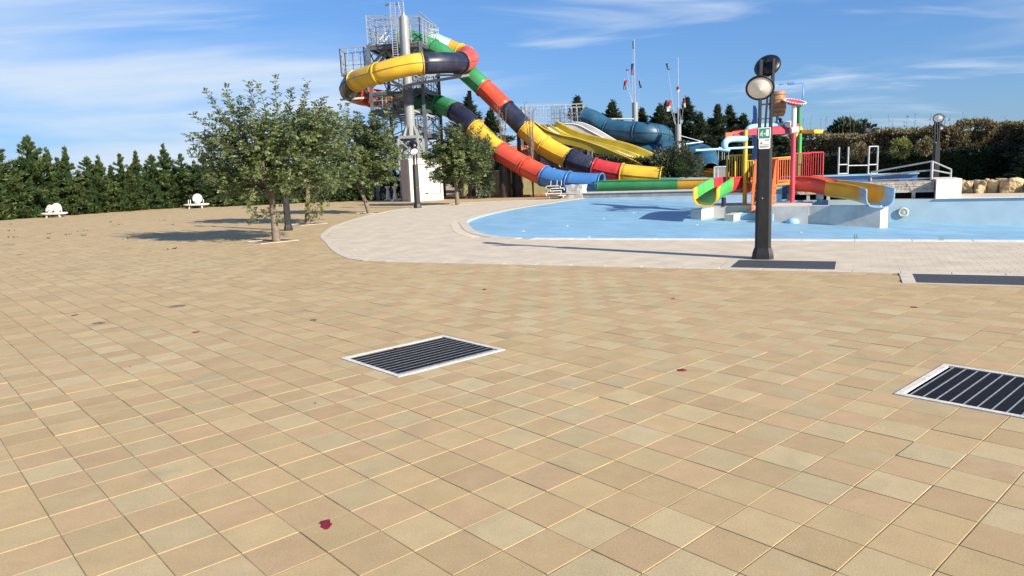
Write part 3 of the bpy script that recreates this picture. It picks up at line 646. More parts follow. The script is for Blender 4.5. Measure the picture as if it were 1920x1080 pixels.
tops = [(-28, 262), (2, 250), (42, 305), (72, 256), (104, 278), (121, 296), (137, 274), (176, 294), (197, 292), (237, 289), (266, 282), (295, 291), (319, 271), (349, 289), (372, 300), (392, 285), (420, 300), (447, 305), (475, 298), (505, 308), (532, 300), (560, 305), (590, 300), (618, 308), (645, 300), (672, 310), (698, 300), (722, 312)]
HL = 'medium green cypress with a pointed tip in the dense hedge along the paving'
for k, (x, yt) in enumerate(tops):
    b = hbase(x); d = Vector((b.x, b.y, 0)).normalized() * .85; b = b + d; zt = A(x, yt, b.y).z
    put_conifer('hedge_cypress', CY, k, b, max(2.4, zt), k * 1.7, ('tall pointed cypress rising above the hedge behind the white table stacks' if zt > 3.9 else HL), 'cypress', 'cypress hedge row', 1.0 if zt > 3.4 else 1.15)
    if k < len(tops) - 1:
        xm = (x + tops[k + 1][0]) / 2; b = hbase(xm) ; d = Vector((b.x, b.y, 0)).normalized() * 1.3; b = b + d
        put_conifer('hedge_cypress', CY, k + 2, b, A(xm, 314 + random.uniform(-9, 7), b.y).z, k * 2.9, 'low bushy cypress filling the hedge between taller pointed ones', 'cypress', 'cypress hedge row', 1.25)
# far conifers behind the slides
CF = conifer_kinds('far_conifer', [(7, 2.0, 7600, .55, .3, .7, .04), (6.4, 2.1, 7400, .55, .3, .65, .04), (7.4, 1.9, 7800, .55, .35, .75, .04)], LM_cyp_far)
FL = 'tall dark conifer rising behind the blue tube slide and flag poles'
for k, (x, yt, Y) in enumerate(((1085, 181, 66), (1150, 190, 68), (1180, 235, 70), (1204, 203, 68), (1238, 197, 66), (1252, 190, 69), (1287, 183, 66), (1312, 212, 64), (1345, 197, 65), (1366, 198, 67), (1392, 215, 66), (1415, 222, 68), (1458, 222, 70), (1130, 225, 72), (1215, 250, 62), (1330, 255, 62), (1440, 262, 62), (1480, 250, 64), (884, 180, 70), (925, 205, 68), (905, 230, 66), (1018, 255, 70), (1055, 250, 70), (985, 258, 68), (1225, 222, 67), (1268, 222, 68), (1300, 235, 63), (1330, 222, 68), (1378, 235, 64), (1402, 232, 69), (1428, 238, 66), (1450, 245, 66), (1168, 238, 71), (1105, 240, 72))):
    b = A(x, 330, Y); b.z = 0; put_conifer('far_conifer', CF, k, b, A(x, yt, Y).z, k * 2.1, (FL if x > 1060 and yt < 215 else 'tall dark conifer behind the straight tube slide' if x < 1060 else 'shorter bushy conifer filling the row behind the blue tube slide'), 'conifer', 'conifers behind the slides', 1.55 if yt < 215 else 1.9)

def leaf_cloud(p, outdir, ln, seed, jitter=.6):
    rg = np.random.default_rng(seed); n = len(p)
    d = outdir + rg.normal(0, jitter, (n, 3)); nr = rg.normal(0, 1, (n, 3))
    l = ln * rg.uniform(.6, 1.3, n); return leaf_quads(p, d, nr, l, l * .6)
def hedge(name, pts, thick, h0, h1, n, ln, material, label, seed, bumps=.25, cat='hedge', corecol=None):
    """leafy wall along polyline pts (world xy): leaves on a lumpy top and front, over an inner mass"""
    rg = np.random.default_rng(seed); pts = [Vector((p[0], p[1], 0)) for p in pts]; t = thing(name, pts[0], label, cat)
    segs = list(zip(pts[:-1], pts[1:])); lens = np.array([(b - a).length for a, b in segs]); pr = lens / lens.sum()
    P, O = [], []
    for k in range(n):
        s = rg.choice(len(segs), p=pr); a, b = segs[s]; u = rg.random() * 1.06 - .03; c = a.lerp(b, u); dr = (b - a).normalized(); nn = Vector((dr.y, -dr.x, 0))
        if nn.y > 0: nn = -nn
        sx = c.x * 1.3 + c.y * .7; hh = h0 + (h1 - h0) * ((s + u) / len(segs)) + bumps * (math.sin(sx * 1.1) * .5 + math.sin(sx * 2.7 + 1) * .3 + math.sin(sx * 6.1) * .2)
        if rg.random() < .68:   # front face
            z = hh * rg.random() ** .8; off = thick / 2 + .12 * math.sin(sx * 3 + z * 2.3) + .12 * math.sin(sx * 5.3 - z * 3.1) + rg.normal(0, .05); P.append((c.x + nn.x * off, c.y + nn.y * off, z)); O.append((nn.x, nn.y, .35))
        else:
            off = thick * (rg.random() - .5); P.append((c.x + nn.x * off, c.y + nn.y * off, hh + rg.normal(0, .07))); O.append((0, 0, 1))
    v, f = leaf_cloud(np.array(P), np.array(O), ln, seed); foliage_obj('foliage', v, f, material, t)
    mb = MB()
    for (a, b) in segs:
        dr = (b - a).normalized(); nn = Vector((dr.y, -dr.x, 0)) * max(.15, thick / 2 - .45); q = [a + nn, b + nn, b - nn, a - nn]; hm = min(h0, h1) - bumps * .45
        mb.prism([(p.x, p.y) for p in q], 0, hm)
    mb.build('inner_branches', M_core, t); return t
def bush(name, c, r, n, ln, material, label, seed, cat='bush', group=None, trunk=None):
    rg = np.random.default_rng(seed); c = Vector(c); base = Vector((c.x, c.y, 0)); t = thing(name, base, label, cat, group); d = norm_rows(rg.normal(0, 1, (n, 3)))
    rad = (.62 + .38 * rg.random(n) ** .5) * (1 + .16 * np.sin(d[:, 0] * 7 + seed) + .14 * np.sin(d[:, 2] * 9 + d[:, 1] * 6))
    p = np.array(c) + d * rad[:, None] * np.array(r); p[:, 2] = np.maximum(p[:, 2], .03)
    v, f = leaf_cloud(p, d + np.array((0, 0, .3)), ln, seed); foliage_obj('foliage', v, f, material, t)
    mb = MB(); mb.tube([base if trunk is None else c - Vector((0, -.1, r[2] * .5)), c], [.08, .04] if trunk is None else [.02, .01], 6); mb.build('stem', M_bark_dark, t)
    if trunk is None:
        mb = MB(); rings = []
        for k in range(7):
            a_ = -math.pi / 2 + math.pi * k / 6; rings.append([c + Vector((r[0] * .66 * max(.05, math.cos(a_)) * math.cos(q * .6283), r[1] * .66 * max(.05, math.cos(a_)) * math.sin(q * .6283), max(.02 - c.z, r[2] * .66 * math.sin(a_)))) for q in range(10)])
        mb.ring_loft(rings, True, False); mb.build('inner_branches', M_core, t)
    return t
# right-hand bank: brown deciduous hedge behind, clipped dark hedge in front
hb = [(A(1490, 330, 44).x, 44), (A(1640, 330, 41).x, 41), (A(1780, 330, 38.5).x, 38.5), (33, 36.5), (40, 35.5)]
hedge('autumn_hedge', hb, 1.6, 2.95, 3.05, 60000, .15, LM_brown, 'tall reddish brown autumn hedge behind the stone boulders', 21, .30)
hb2 = [(p[0] - .1, p[1] - 1.6) for p in hb]
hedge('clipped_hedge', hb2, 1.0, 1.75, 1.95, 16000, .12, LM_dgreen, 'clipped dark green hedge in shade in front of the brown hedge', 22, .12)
for k, (x, y, r) in enumerate(((1690, 278, .45), (1612, 284, .4), (1735, 274, .35))):
    Y = 39.0 - (x - 1690) * .02; bush('shrub', A(x, y, Y - .75), (r, r, r * 1.1), 900, .12, LM_yel if k == 0 else LM_brown, ('yellow green shrub growing out of the brown hedge' if k == 0 else ['', 'russet shrub tuft at the hedge face behind the ladder frames', 'russet shrub tuft at the hedge face beside the lamp with a sign'][k]), 31 + k, 'shrub', None, True)
bush('distant_tree', A(1590, 258, 75), (2.3, 2.0, 1.5), 2600, .45, LM_cyp_far, 'round dark tree on the skyline behind the brown hedge', 41, 'tree')
bush('distant_tree', A(1690, 262, 95), (6.5, 2.0, 1.1), 2600, .5, LM_cyp_far, 'low distant trees showing over the brown hedge', 42, 'tree')
# thin bare shoots above the hedge
mb = MB(); rg = random.Random(4); P = []
for k in range(30):
    x = rg.choice([rg.uniform(1660, 1830), rg.uniform(1500, 1900)]); Y = 40 - (x - 1690) * .014; p = A(x, 245, Y); h = rg.uniform(.35, 1.0); q = p + Vector((rg.uniform(-.15, .15), 0, h)); mb.tube([p - Vector((0, 0, .3)), q], [.009, .004], 4)
    for j in range(7): P.append(p.lerp(q, rg.uniform(.35, 1)) )
sh = thing('bare_shoots', A(1750, 300, 39), 'bare upright twigs with few leaves sticking out above the brown hedge', 'twigs'); tag(mb.build('stems', M_bark, sh), kind='stuff')
P = np.array([tuple(p) for p in P]); v, f = leaf_cloud(P, np.tile((0, 0, .4), (len(P), 1)), .075, 5, 1.0); foliage_obj('leaves', v, f, LM_brown, sh)
# tall conifers by the right boundary
for k, (x, y, h) in enumerate(((24.6, 33.4, 3.5), (26.0, 34.9, 3.9), (27.4, 36.4, 4.1), (26.3, 33.2, 4.6), (28.0, 34.6, 4.8), (29.6, 36.0, 5.0), (31.2, 37.4, 5.0))):
    put_conifer('boundary_conifer', CF, k, Vector((x, y, 0)), h, k * 1.3, 'dark bushy conifer standing past the end of the boulder row', 'conifer', 'conifers by the boundary', 1.3)
# bushes and clipped box hedge below the yellow lanes
bush('olive_bush', A(1268, 316, 45.5), (1.45, 1.3, 1.35), 5200, .16, LM_olive, 'grey green rounded bush below the yellow slide lanes', 51)
hx = [A(1118, 330, 48.5), A(1240, 330, 47.0)]
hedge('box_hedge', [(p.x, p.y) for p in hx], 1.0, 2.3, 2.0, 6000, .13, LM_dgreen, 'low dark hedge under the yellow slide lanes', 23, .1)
for k, (x, yt, Y, wd) in enumerate(((906, 268, 47, .75), (1240, 300, 50, 1.6), (640, 330, 53, 1.6), (735, 330, 55, 1.4), (905, 300, 55, 1.6))):
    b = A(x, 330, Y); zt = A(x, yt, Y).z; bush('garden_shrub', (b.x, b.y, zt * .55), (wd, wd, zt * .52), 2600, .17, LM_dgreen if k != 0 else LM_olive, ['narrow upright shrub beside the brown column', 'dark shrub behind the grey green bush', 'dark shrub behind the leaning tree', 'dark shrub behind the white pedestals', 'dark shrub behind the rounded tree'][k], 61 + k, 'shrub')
# bare saplings
def sapling(px, py, top, seed, label):
    b = G(px, py); rg = random.Random(seed); t = thing('bare_sapling', b, label, 'sapling', 'bare saplings by the slides'); mb = MB(); zt = A(px, top, b.y).z; P = []
    for k in range(5):
        an = k * 1.256 + rg.random(); sp_ = rg.uniform(.15, .5); q = b + Vector((math.cos(an) * sp_, math.sin(an) * sp_, zt * rg.uniform(.8, 1))); m_ = b.lerp(q, .45) - Vector((math.cos(an), math.sin(an), 0)) * sp_ * .25
        mb.tube([b, m_, q], [.055, .035, .01], 5)
        for j in range(20):
            s = m_.lerp(q, rg.random()) if rg.random() < .7 else b.lerp(m_, rg.uniform(.3, 1)); e = s + Vector((rg.uniform(-.3, .3), rg.uniform(-.3, .3), rg.uniform(.25, .6))); mb.tube([s, e], [.012, .005], 4); P += [s.lerp(e, rg.uniform(.3, 1)) for _ in range(2)]
    mb.build('branches', M_bark, t); P = np.array([tuple(p) for p in P]); v, f = leaf_cloud(P, np.tile((0, 0, .2), (len(P), 1)), .07, seed, 1.0); foliage_obj('leaves', v, f, LM_brown, t)
sapling(946, 370, 178, 3, 'leafless multi stemmed sapling in front of the red tube')
sapling(1000, 369, 182, 4, 'leafless sapling with pale stems in front of the lower red and blue tube')
# weeds on the paving and a sprig on a trunk
P, O = [], []; rg = random.Random(9)
for k in range(14):
    c = G(rg.uniform(5, 330), rg.uniform(412, 470))
    for j in range(9): P.append((c.x + rg.gauss(0, .07), c.y + rg.gauss(0, .07), .002)); O.append((rg.gauss(0, .6), rg.gauss(0, .6), .7))
v, f = leaf_cloud(np.array(P), np.array(O), .06, 77, .2); o = foliage_obj('weeds', v, f, LM_olive, None); tag(o, 'scattered dry weeds sprouting between far slabs', 'weeds', None, 'stuff')
bush('yellow_sprig', A(590, 388, B[1].y - .15), (.32, .3, .4), 300, .11, LM_yel, 'yellow green sprig hanging beside the pale trunk', 81, 'sprig', None, True)

# ================================================================== LAMP POSTS
M_post = mat('charcoal_post', (.012, .0125, .014), .5, .2, 8, .15, 120, dirt=.25, dirtcol=(.06, .06, .06))
M_black = mat('black_enamel', (.006, .007, .010), .4, .3, 10)
M_lens = mat('milky_lens', (.80, .79, .75), .35, .03, 5)
M_signgreen = mat('sign_green', (.03, .24, .15), .5, .06, 10)
M_signwhite = mat('sign_white', (.80, .82, .80), .5, .04, 10)
M_signgrey = mat('sign_print', (.16, .17, .18), .6, .2, 60)
M_rung = mat('red_primer', (.09, .03, .03), .6, .3, 20)
def copy_tree(o, parent=None):
    c = o.copy(); COL.objects.link(c); c.parent = parent
    for ch in o.children: copy_tree(ch, c)
    return c
lb = G(1430, 485); dh = Vector((-lb.x, -lb.y, 0)).normalized(); rgt = Vector((-dh.y, dh.x, 0))   # dh: towards viewer side, rgt: to its right seen from there
lampo = thing('lamp_post', lb, 'black lamp post with two round tilted heads and an exit sign on the pale deck', 'lamp post', 'twin head lamp posts')
def zat(y): return A(1430, y, lb.y).z
def lp(u, d, z): return lb + rgt * u + dh * d + Vector((0, 0, z))
mb = MB()
def octa(wd, ch, z): return [lp(x, y, z) for x, y in ((-wd + ch, -wd), (wd - ch, -wd), (wd, -wd + ch), (wd, wd - ch), (wd - ch, wd), (-wd + ch, wd), (-wd, wd - ch), (-wd, -wd + ch))]
zs = zat(244)
mb.ring_loft([octa(.130, .045, .16), octa(.124, .042, zs * .6), octa(.118, .04, zs), octa(.105, .04, zs + .02)], True, False); mb.build('shaft', M_post, lampo)
mb = MB(); mb.ring_loft([octa(.175, .07, 0), octa(.172, .07, .06), octa(.165, .065, .10), octa(.135, .05, .19)], True, False); mb.build('base_flange', M_post, lampo)
mb = MB(); mb.tube([lp(-.02, .12, zs * .48), lp(-.02, .135, zs * .48)], .012, 10); mb.build('lock', M_galv, lampo)
for u0, u1, d_ in ((-.085, -.075, .03), (.085, .115, .03), (.0, .045, -.07)):
    mb = MB(); mb.bar(lp(u0, d_, zs - .02), lp(u1, d_, zat(112 if u1 != .045 else 150)), .042 if d_ > 0 else .026, .05 if d_ > 0 else .03); mb.build('upright', M_black, lampo)
for z, m_ in ((zat(196), M_rung), (zat(223), M_black)):
    mb = MB(); mb.bar(lp(-.08, .03, z), lp(.095, .03, z), .02, .026 if m_ is M_rung else .012); mb.build('rung', m_, lampo)
def head(cx, cy, n_, r, extra):
    c = A(cx, cy, lb.y - .10 * extra); c = Vector(c); n_ = Vector(n_).normalized()
    mb = MB(); mb.disc(c, n_, [(.02, -.10), (r * .55, -.085), (r * .9, -.045), (r, -.015), (r, .012), (r * .94, .018), (r * .88, .016), (r * .86, .004)], 36); h = mb.build('lamp_head', M_black, lampo)
    mb = MB(); mb.disc(c, n_, [(r * .87, .006), (r * .5, .032), (.006, .062)], 36); mb.build('lens', M_lens, h)
    mb = MB(); mb.tube([c - n_ * .10, c - n_ * .15], [.06, .045], 12); mb.build('mount', M_black, h)
head(1425, 165, dh * .80 + Vector((0, 0, -.60)), .225, 1.2)
head(1439, 124, -dh * .80 + rgt * .28 + Vector((0, 0, -.55)), .215, -1.0)
# signs on the front face
def plate(u, z, w_, h_, material, name, d_, rad=0, parent=lampo):
    pts = []
    if rad:
        for cx_0, cz_0, a0 in ((w_ / 2 - rad, h_ / 2 - rad, 0), (-w_ / 2 + rad, h_ / 2 - rad, 90), (-w_ / 2 + rad, -h_ / 2 + rad, 180), (w_ / 2 - rad, -h_ / 2 + rad, 270)):
            for k in range(4): an = math.radians(a0 + k * 30); pts.append((cx_0 + rad * math.cos(an), cz_0 + rad * math.sin(an)))
    else: pts = [(w_ / 2, h_ / 2), (-w_ / 2, h_ / 2), (-w_ / 2, -h_ / 2), (w_ / 2, -h_ / 2)]
    mb = MB(); mb.quadbox([lp(u + x, d_, z + y) for x, y in pts], [lp(u + x, d_ + .004, z + y) for x, y in pts]); return mb.build(name, material, parent)
z1 = zat(250.5); fd = .127; zS = zat(270); su = -.005
pb = plate(su, z1, .192, .184, M_signwhite, 'exit_sign', fd, .008); pb['label'] = 'green and white running man exit sign'
def flat(poly, u, z, d_, name, material, parent):
    mb = MB(); mb.quadbox([lp(u + x, d_, z + y) for x, y in poly], [lp(u + x, d_ + .002, z + y) for x, y in poly]); return mb.build(name, material, parent)
sq = lambda x0, y0, x1, y1: [(x0, y0), (x1, y0), (x1, y1), (x0, y1)]
flat(sq(-.082, -.079, .082, .079), su, z1, fd + .0042, 'green_field', M_signgreen, pb)
fz = fd + .0064
flat(sq(.020, -.045, .066, .058), su, z1, fz, 'door_symbol', M_signwhite, pb)
flat([(-.014, -.016), (.0, -.016), (.0, -.024), (.014, -.008), (.0, .008), (.0, 0), (-.014, 0)], su, z1, fz, 'arrow_symbol', M_signwhite, pb)
man = MB()
def limb(a, b, w_):
    a = Vector(a); b = Vector(b); d_ = (b - a).normalized(); q = Vector((-d_.y, d_.x)) * w_ / 2
    P4 = [a - q, b - q, b + q, a + q]; man.quadbox([lp(su + p.x, fz, z1 + p.y) for p in P4], [lp(su + p.x, fz + .002, z1 + p.y) for p in P4])
for a, b, w_ in (((-.038, .018), (-.046, -.012), .017), ((-.046, -.012), (-.030, -.030), .011), ((-.030, -.030), (-.034, -.050), .010), ((-.046, -.012), (-.056, -.030), .011), ((-.056, -.030), (-.074, -.032), .010), ((-.040, .012), (-.022, .004), .008), ((-.040, .014), (-.060, .008), .008), ((-.060, .008), (-.066, -.008), .008)): limb(a, b, w_)
hc = [(-.032 + .009 * math.cos(k * .6283), .031 + .009 * math.sin(k * .6283)) for k in range(10)]
man.quadbox([lp(su + x, fz, z1 + y) for x, y in hc], [lp(su + x, fz + .002, z1 + y) for x, y in hc]); man.build('running_figure', M_signwhite, pb)
pw = plate(su + .003, zS, .178, .165, M_signwhite, 'notice_sign', fd, .02); pw['label'] = 'white notice with camera symbol and small print'
fz = fd + .0042
flat([(-.045 + .020 * math.cos(k * .4488), .012 + .013 * math.sin(k * .4488)) for k in range(14)], su, zS, fz, 'camera_symbol', M_signgrey, pw)
flat(sq(-.062, .044, -.022, .050), su, zS, fz, 'print_line', M_signgrey, pw); flat(sq(.012, .050, .072, .064), su, zS, fz, 'print_line', M_signgrey, pw)
for k, y in enumerate((-.020, -.040, -.050, -.060)): flat(sq(-.072, y, .072 if k != 3 else .05, y + (.005 if k else .007)), su, zS, fz, 'print_line', M_signgrey, pw)
# other lamp posts of the same kind
for (px, py, Y, rz, lab, keep) in ((541, 432, None, 2.2, 'black lamp post rising through the crown of the large feathery tree', 0), (783, 390, None, .9, 'black lamp post in front of the white shutter hut', 0), (1752, 350, 31.0, 3.3, 'black lamp post with exit sign in front of the clipped dark hedge', 1), (1627, 350, 41.6, 2.6, 'far black lamp post standing against the brown hedge by the steel frames', 0), (448, 386, None, 1.2, 'black lamp post against the cypress hedge', 0)):
    if Y: b = A(px, py, Y); b.z = 0
    else: b = G(px, py)
    c = copy_tree(lampo); c.location = b; c.scale = (.8, .8, 1) if px in (541, 448) else (1, 1, 1); c['label'] = lab; c.rotation_euler = (0, 0, rz)
    if not keep:
        for ch in list(c.children_recursive):
            if ch.name.split('.')[0] in ('exit_sign', 'green_field', 'door_symbol', 'arrow_symbol', 'running_figure', 'notice_sign', 'camera_symbol', 'print_line'): bpy.data.objects.remove(ch)

# ================================================================== TUBE SLIDES
def paint(name, c, rough=.38): return mat('slide_' + name, c, rough, .12, 1.1, .05, 20, spec=.5, dirt=.36, dirtcol=tuple(min(1, x * .6 + .12) for x in c))
S = {'yellow': paint('yellow', (.68, .43, .035)), 'navy': paint('navy', (.018, .021, .045)), 'black': paint('black', (.016, .018, .024)), 'red': paint('red', (.62, .075, .035)), 'crimson': paint('crimson', (.50, .03, .035)), 'green': paint('green', (.035, .24, .085)), 'lblue': paint('lblue', (.33, .56, .70)), 'blue': paint('blue', (.055, .19, .46)), 'dblue': paint('dblue', (.016, .085, .155), .45), 'ochre': paint('ochre', (.50, .28, .03)), 'bgreen': paint('bgreen', (.07, .42, .09)), 'white': paint('white', (.76, .75, .70)), 'orange': paint('orange', (.62, .16, .05)), 'pink': paint('pink', (.50, .055, .09))}
M_seam = mat('seam_sealant', (.035, .03, .03), .7, .3, 20)
def tube_slide(name, pts, segs, r, label, seam=True, n=22, flange_lite=True):
    P = [Vector(p) for p in pts]; base = Vector((P[0].x, P[0].y, 0)); t = thing(name, base, label, 'water slide')
    def frame(tt):
        p = catmull(P, tt); d = (catmull(P, min(tt + .02, len(P) - 1)) - catmull(P, max(tt - .02, 0))).normalized(); x = d.cross(Vector((0, 0, 1))).normalized(); y = x.cross(d).normalized(); return p, d, x, y
    for (t0, t1, c) in segs:
        steps = max(3, int((t1 - t0) * 7)); rings = []
        for k in range(steps + 1):
            p, d, x, y = frame(t0 + (t1 - t0) * k / steps); rings.append([p + (x * math.cos(2 * math.pi * q / n) + y * math.sin(2 * math.pi * q / n)) * r for q in range(n)])
        for k in range(steps, -1, -1):   # inner skin so that the open ends show a wall thickness
            p, d, x, y = frame(t0 + (t1 - t0) * k / steps); rings.append([p + (x * math.cos(2 * math.pi * q / n) + y * math.sin(2 * math.pi * q / n)) * (r - .025) for q in range(n)])
        mb = MB(); mb.ring_loft(rings, False, True, True); sg = mb.build('tube_section', S[c], t)
        for tt in (t0 + .012, t1 - .012):   # bolted flanges
            p, d, x, y = frame(tt); rr = []
            for off, rad in ((-.03, r - .01), (-.03, r + .055), (.03, r + .055), (.03, r - .01)): rr.append([p + d * off + (x * math.cos(2 * math.pi * q / n) + y * math.sin(2 * math.pi * q / n)) * rad for q in range(n)])
            mb = MB(); mb.ring_loft(rr, False, True, True); mb.build('flange', S[c], sg)
        if seam:
            for s_ in (-1, 1):
                mb = MB(); rr = []
                for k in range(steps + 1):
                    p, d, x, y = frame(t0 + (t1 - t0) * k / steps); e = p + x * s_ * (r + .012); rr.append([e - x * .03 * s_ - y * .022, e + x * .03 * s_ - y * .022, e + x * .03 * s_ + y * .022, e - x * .03 * s_ + y * .022])
                mb.ring_loft(rr, True, False); mb.build('seam', M_seam if False else S[c], sg)
                mb = MB(); rr = []
                for k in range(steps + 1):
                    p, d, x, y = frame(t0 + (t1 - t0) * k / steps); e = p + x * s_ * (r + .03); rr.append([e - y * .008, e + x * .016 * s_ - y * .008, e + x * .016 * s_ + y * .008, e + y * .008])
                mb.ring_loft(rr, True, False); mb.build('seam_line', M_seam, sg)
    return t
def PP(lst): return [A(*q) for q in lst]
sa = [(800, 72, 54.6), (822, 82, 54.8), (850, 94, 54.9), (872, 103, 54.2), (880, 110, 51.2), (866, 117, 48.4), (825, 118, 46.6), (770, 122, 46.0), (715, 136, 46.4), (668, 152, 48.2), (655, 168, 50.6), (672, 179, 52.6), (710, 185, 53.8), (750, 191, 54.0), (800, 194, 53.0), (840, 202, 51.2), (873, 223, 49.6), (905, 255, 48.5), (935, 282, 47.5), (965, 301, 46.8), (1000, 320, 46.0), (1035, 335, 45.2), (1078, 342.5, 44.4), (1128, 345.5, 43.6)]
tube_slide('spiral_tube_slide', PP(sa), [(0, 1.6, 'lblue'), (1.6, 2.5, 'ochre'), (2.5, 3.2, 'yellow'), (3.2, 5.1, 'red'), (5.1, 6.6, 'navy'), (6.6, 8.1, 'yellow'), (8.1, 9.0, 'yellow'), (9.0, 10.2, 'black'), (10.2, 11.6, 'red'), (11.6, 12.3, 'red'), (12.3, 13.6, 'ochre'), (13.6, 14.6, 'green'), (14.6, 15.4, 'green'), (15.4, 16.55, 'navy'), (16.55, 18.1, 'yellow'), (18.1, 19.55, 'red'), (19.55, 20.6, 'red'), (20.6, 21.75, 'blue'), (21.75, 23, 'blue')], .64, 'many coloured spiral tube slide wound once round the grey pole')
sb = [(752, 72, 53.2), (776, 76, 52.8), (806, 88, 52.0), (836, 106, 51.4), (868, 130, 50.9), (893, 152, 50.5), (925, 181, 50.0), (960, 216, 49.3), (990, 246, 48.6), (1020, 272, 48.0), (1055, 292, 47.3), (1095, 309, 46.6), (1142, 322, 46.0), (1195, 329.5, 45.3), (1240, 333, 44.8)]
tube_slide('straight_tube_slide', PP(sb), [(0, 2.2, 'green'), (2.2, 4.0, 'green'), (4.0, 5.45, 'green'), (5.45, 6.65, 'red'), (6.65, 7.85, 'navy'), (7.85, 9.0, 'yellow'), (9.0, 10.3, 'yellow'), (10.3, 11.4, 'navy'), (11.4, 12.45, 'crimson'), (12.45, 14, 'yellow')], .64, 'many coloured straight tube slide descending from the tower top')
sc_ = [(1094, 220, 58.0), (1112, 226, 57.6), (1138, 241, 57.0), (1180, 247, 56.0), (1218, 250, 55.4), (1240, 255, 56.5), (1244, 263, 59.0), (1225, 270, 60.5), (1190, 272, 60.5), (1160, 276, 59.0), (1170, 283, 57.0), (1210, 284, 56.0), (1255, 284, 55.5), (1295, 285, 55.0), (1320, 292, 54.5), (1326, 303, 53.0), (1322, 316, 51.5), (1330, 326, 50.5)]
tube_slide('blue_tube_slide', PP(sc_), [(0, 2.0, 'dblue'), (2.0, 3.3, 'dblue'), (3.3, 4.9, 'dblue'), (4.9, 7, 'dblue'), (7, 9.5, 'dblue'), (9.5, 11.6, 'dblue'), (11.6, 12.8, 'dblue'), (12.8, 14.6, 'dblue'), (14.6, 17, 'dblue')], .78, 'dark blue tube slide winding down past the flag poles')

def trough(parent, pts, w_, h_, segs, flare=1.0, up=Vector((0, 0, 1)), thick=.035, name='trough_section', straightw=None):
    P = [Vector(p) for p in pts]; prof = [(-.5, 1), (-.5, .55), (-.46, .25), (-.34, .06), (-.15, 0), (.15, 0), (.34, .06), (.46, .25), (.5, .55), (.5, 1)]
    for (t0, t1, c) in segs:
        st = max(3, int((t1 - t0) * 8)); rows_o, rows_i = [], []
        for k in range(st + 1):
            tt = t0 + (t1 - t0) * k / st; p = catmull(P, tt); d = (catmull(P, min(tt + .03, len(P) - 1)) - catmull(P, max(tt - .03, 0))).normalized(); x = d.cross(up).normalized(); y = x.cross(d).normalized(); fl_ = 1 + (flare - 1) * tt / (len(P) - 1)
            rows_o.append([p + x * a * w_ * fl_ + y * b * h_ * fl_ for a, b in prof]); rows_i.append([p + x * a * (w_ * fl_ - 2 * thick) + y * (b * h_ * fl_ + (thick if b < .5 else 0)) for a, b in prof])
        rings = [o_ + i_[::-1] for o_, i_ in zip(rows_o, rows_i)]
        mb = MB(); mb.ring_loft(rings, True, True); sg = mb.build(name, S[c], parent)
        mb = MB()
        for s_, idx in ((-1, 0), (1, 9)):
            mb.tube([r_[idx] for r_ in rows_o], .035, 6)
        mb.build('rim', S[c], sg)
# run-out troughs of the two tubes
t = thing('runout_trough', A(1130, 362, 43.4), 'green and yellow open run out trough at the mouth of the blue tube', 'water slide')
trough(t, PP([(1122, 362, 43.7), (1200, 361, 42.6), (1275, 361, 41.6), (1335, 360, 40.8), (1395, 358, 40.2)]), 1.35, .72, [(0, 1.0, 'green'), (1.0, 2.0, 'green'), (2.0, 3.0, 'ochre'), (3.0, 4.0, 'crimson')])
for x in (1140, 1175, 1210, 1245, 1275, 1310):
    p = A(x, 362, 43.5 - (x - 1122) * .0135); mb = MB(); mb.tube([Vector((p.x, p.y, p.z + .03)), Vector((p.x, p.y, -.45))], .04, 8); mb.build('support_leg', M_galv, t)
t = thing('runout_trough', A(1240, 345, 44.6), 'pale blue open run out trough at the mouth of the yellow tube', 'water slide')
trough(t, PP([(1238, 349, 44.9), (1290, 350, 43.9), (1345, 351, 43.0)]), 1.3, .5, [(0, 2.0, 'lblue')])
t2 = thing('runout_trough', A(1320, 335, 50), 'short yellow trough at the foot of the dark blue tube', 'water slide')
trough(t2, PP([(1308, 330, 50.8), (1330, 334, 49.6), (1352, 338, 48.6)]), 1.3, .5, [(0, 2.0, 'ochre')])

# ================================================================== SLIDE TOWER
M_steel = mat('tower_steel', (.10, .115, .14), .5, .25, 3, metal=.3, dirt=.3, dirtcol=(.20, .20, .19))
M_zinc = mat('zinc_rail', (.42, .44, .46), .45, .12, 6, metal=.5)
M_pole = mat('grey_pole_paint', (.27, .285, .285), .4, .06, 2, dirt=.25, dirtcol=(.25, .25, .24))
M_grid = mat('grating_deck', (.16, .17, .18), .6, .3, 10)
M_brown = mat('brown_steel', (.045, .032, .026), .55, .25, 4, dirt=.25, dirtcol=(.09, .07, .05))
def col_xy(x, Y, y=220): p = A(x, y, Y); return Vector((p.x, p.y, 0))
FLc, FRc, BRc, BLc = col_xy(699, 50.6), col_xy(796, 49.9), col_xy(826, 53.4), col_xy(733, 54.3)
tw = thing('slide_tower', (FLc + BRc) / 2, 'tall steel stair tower with railed platforms at the top of the tube slides', 'slide tower')
def zpx(y, Y=50.5, x=740): return A(x, y, Y).z
Zt = zpx(82)
def vz(p, z): return Vector((p.x, p.y, z))
for p, top in ((FLc, zpx(26)), (FRc, Zt + .1), (BRc, zpx(33)), (BLc, zpx(24))):
    mb = MB(); mb.bar(vz(p, 0), vz(p, Zt), .22, .22); mb.build('column', M_steel, tw)
    if top > Zt + .2: mb = MB(); mb.bar(vz(p, Zt), vz(p, top), .07, .07); mb.build('roof_post', M_zinc, tw)
levels = [2.6, 4.5, 6.2, zpx(168), Zt]
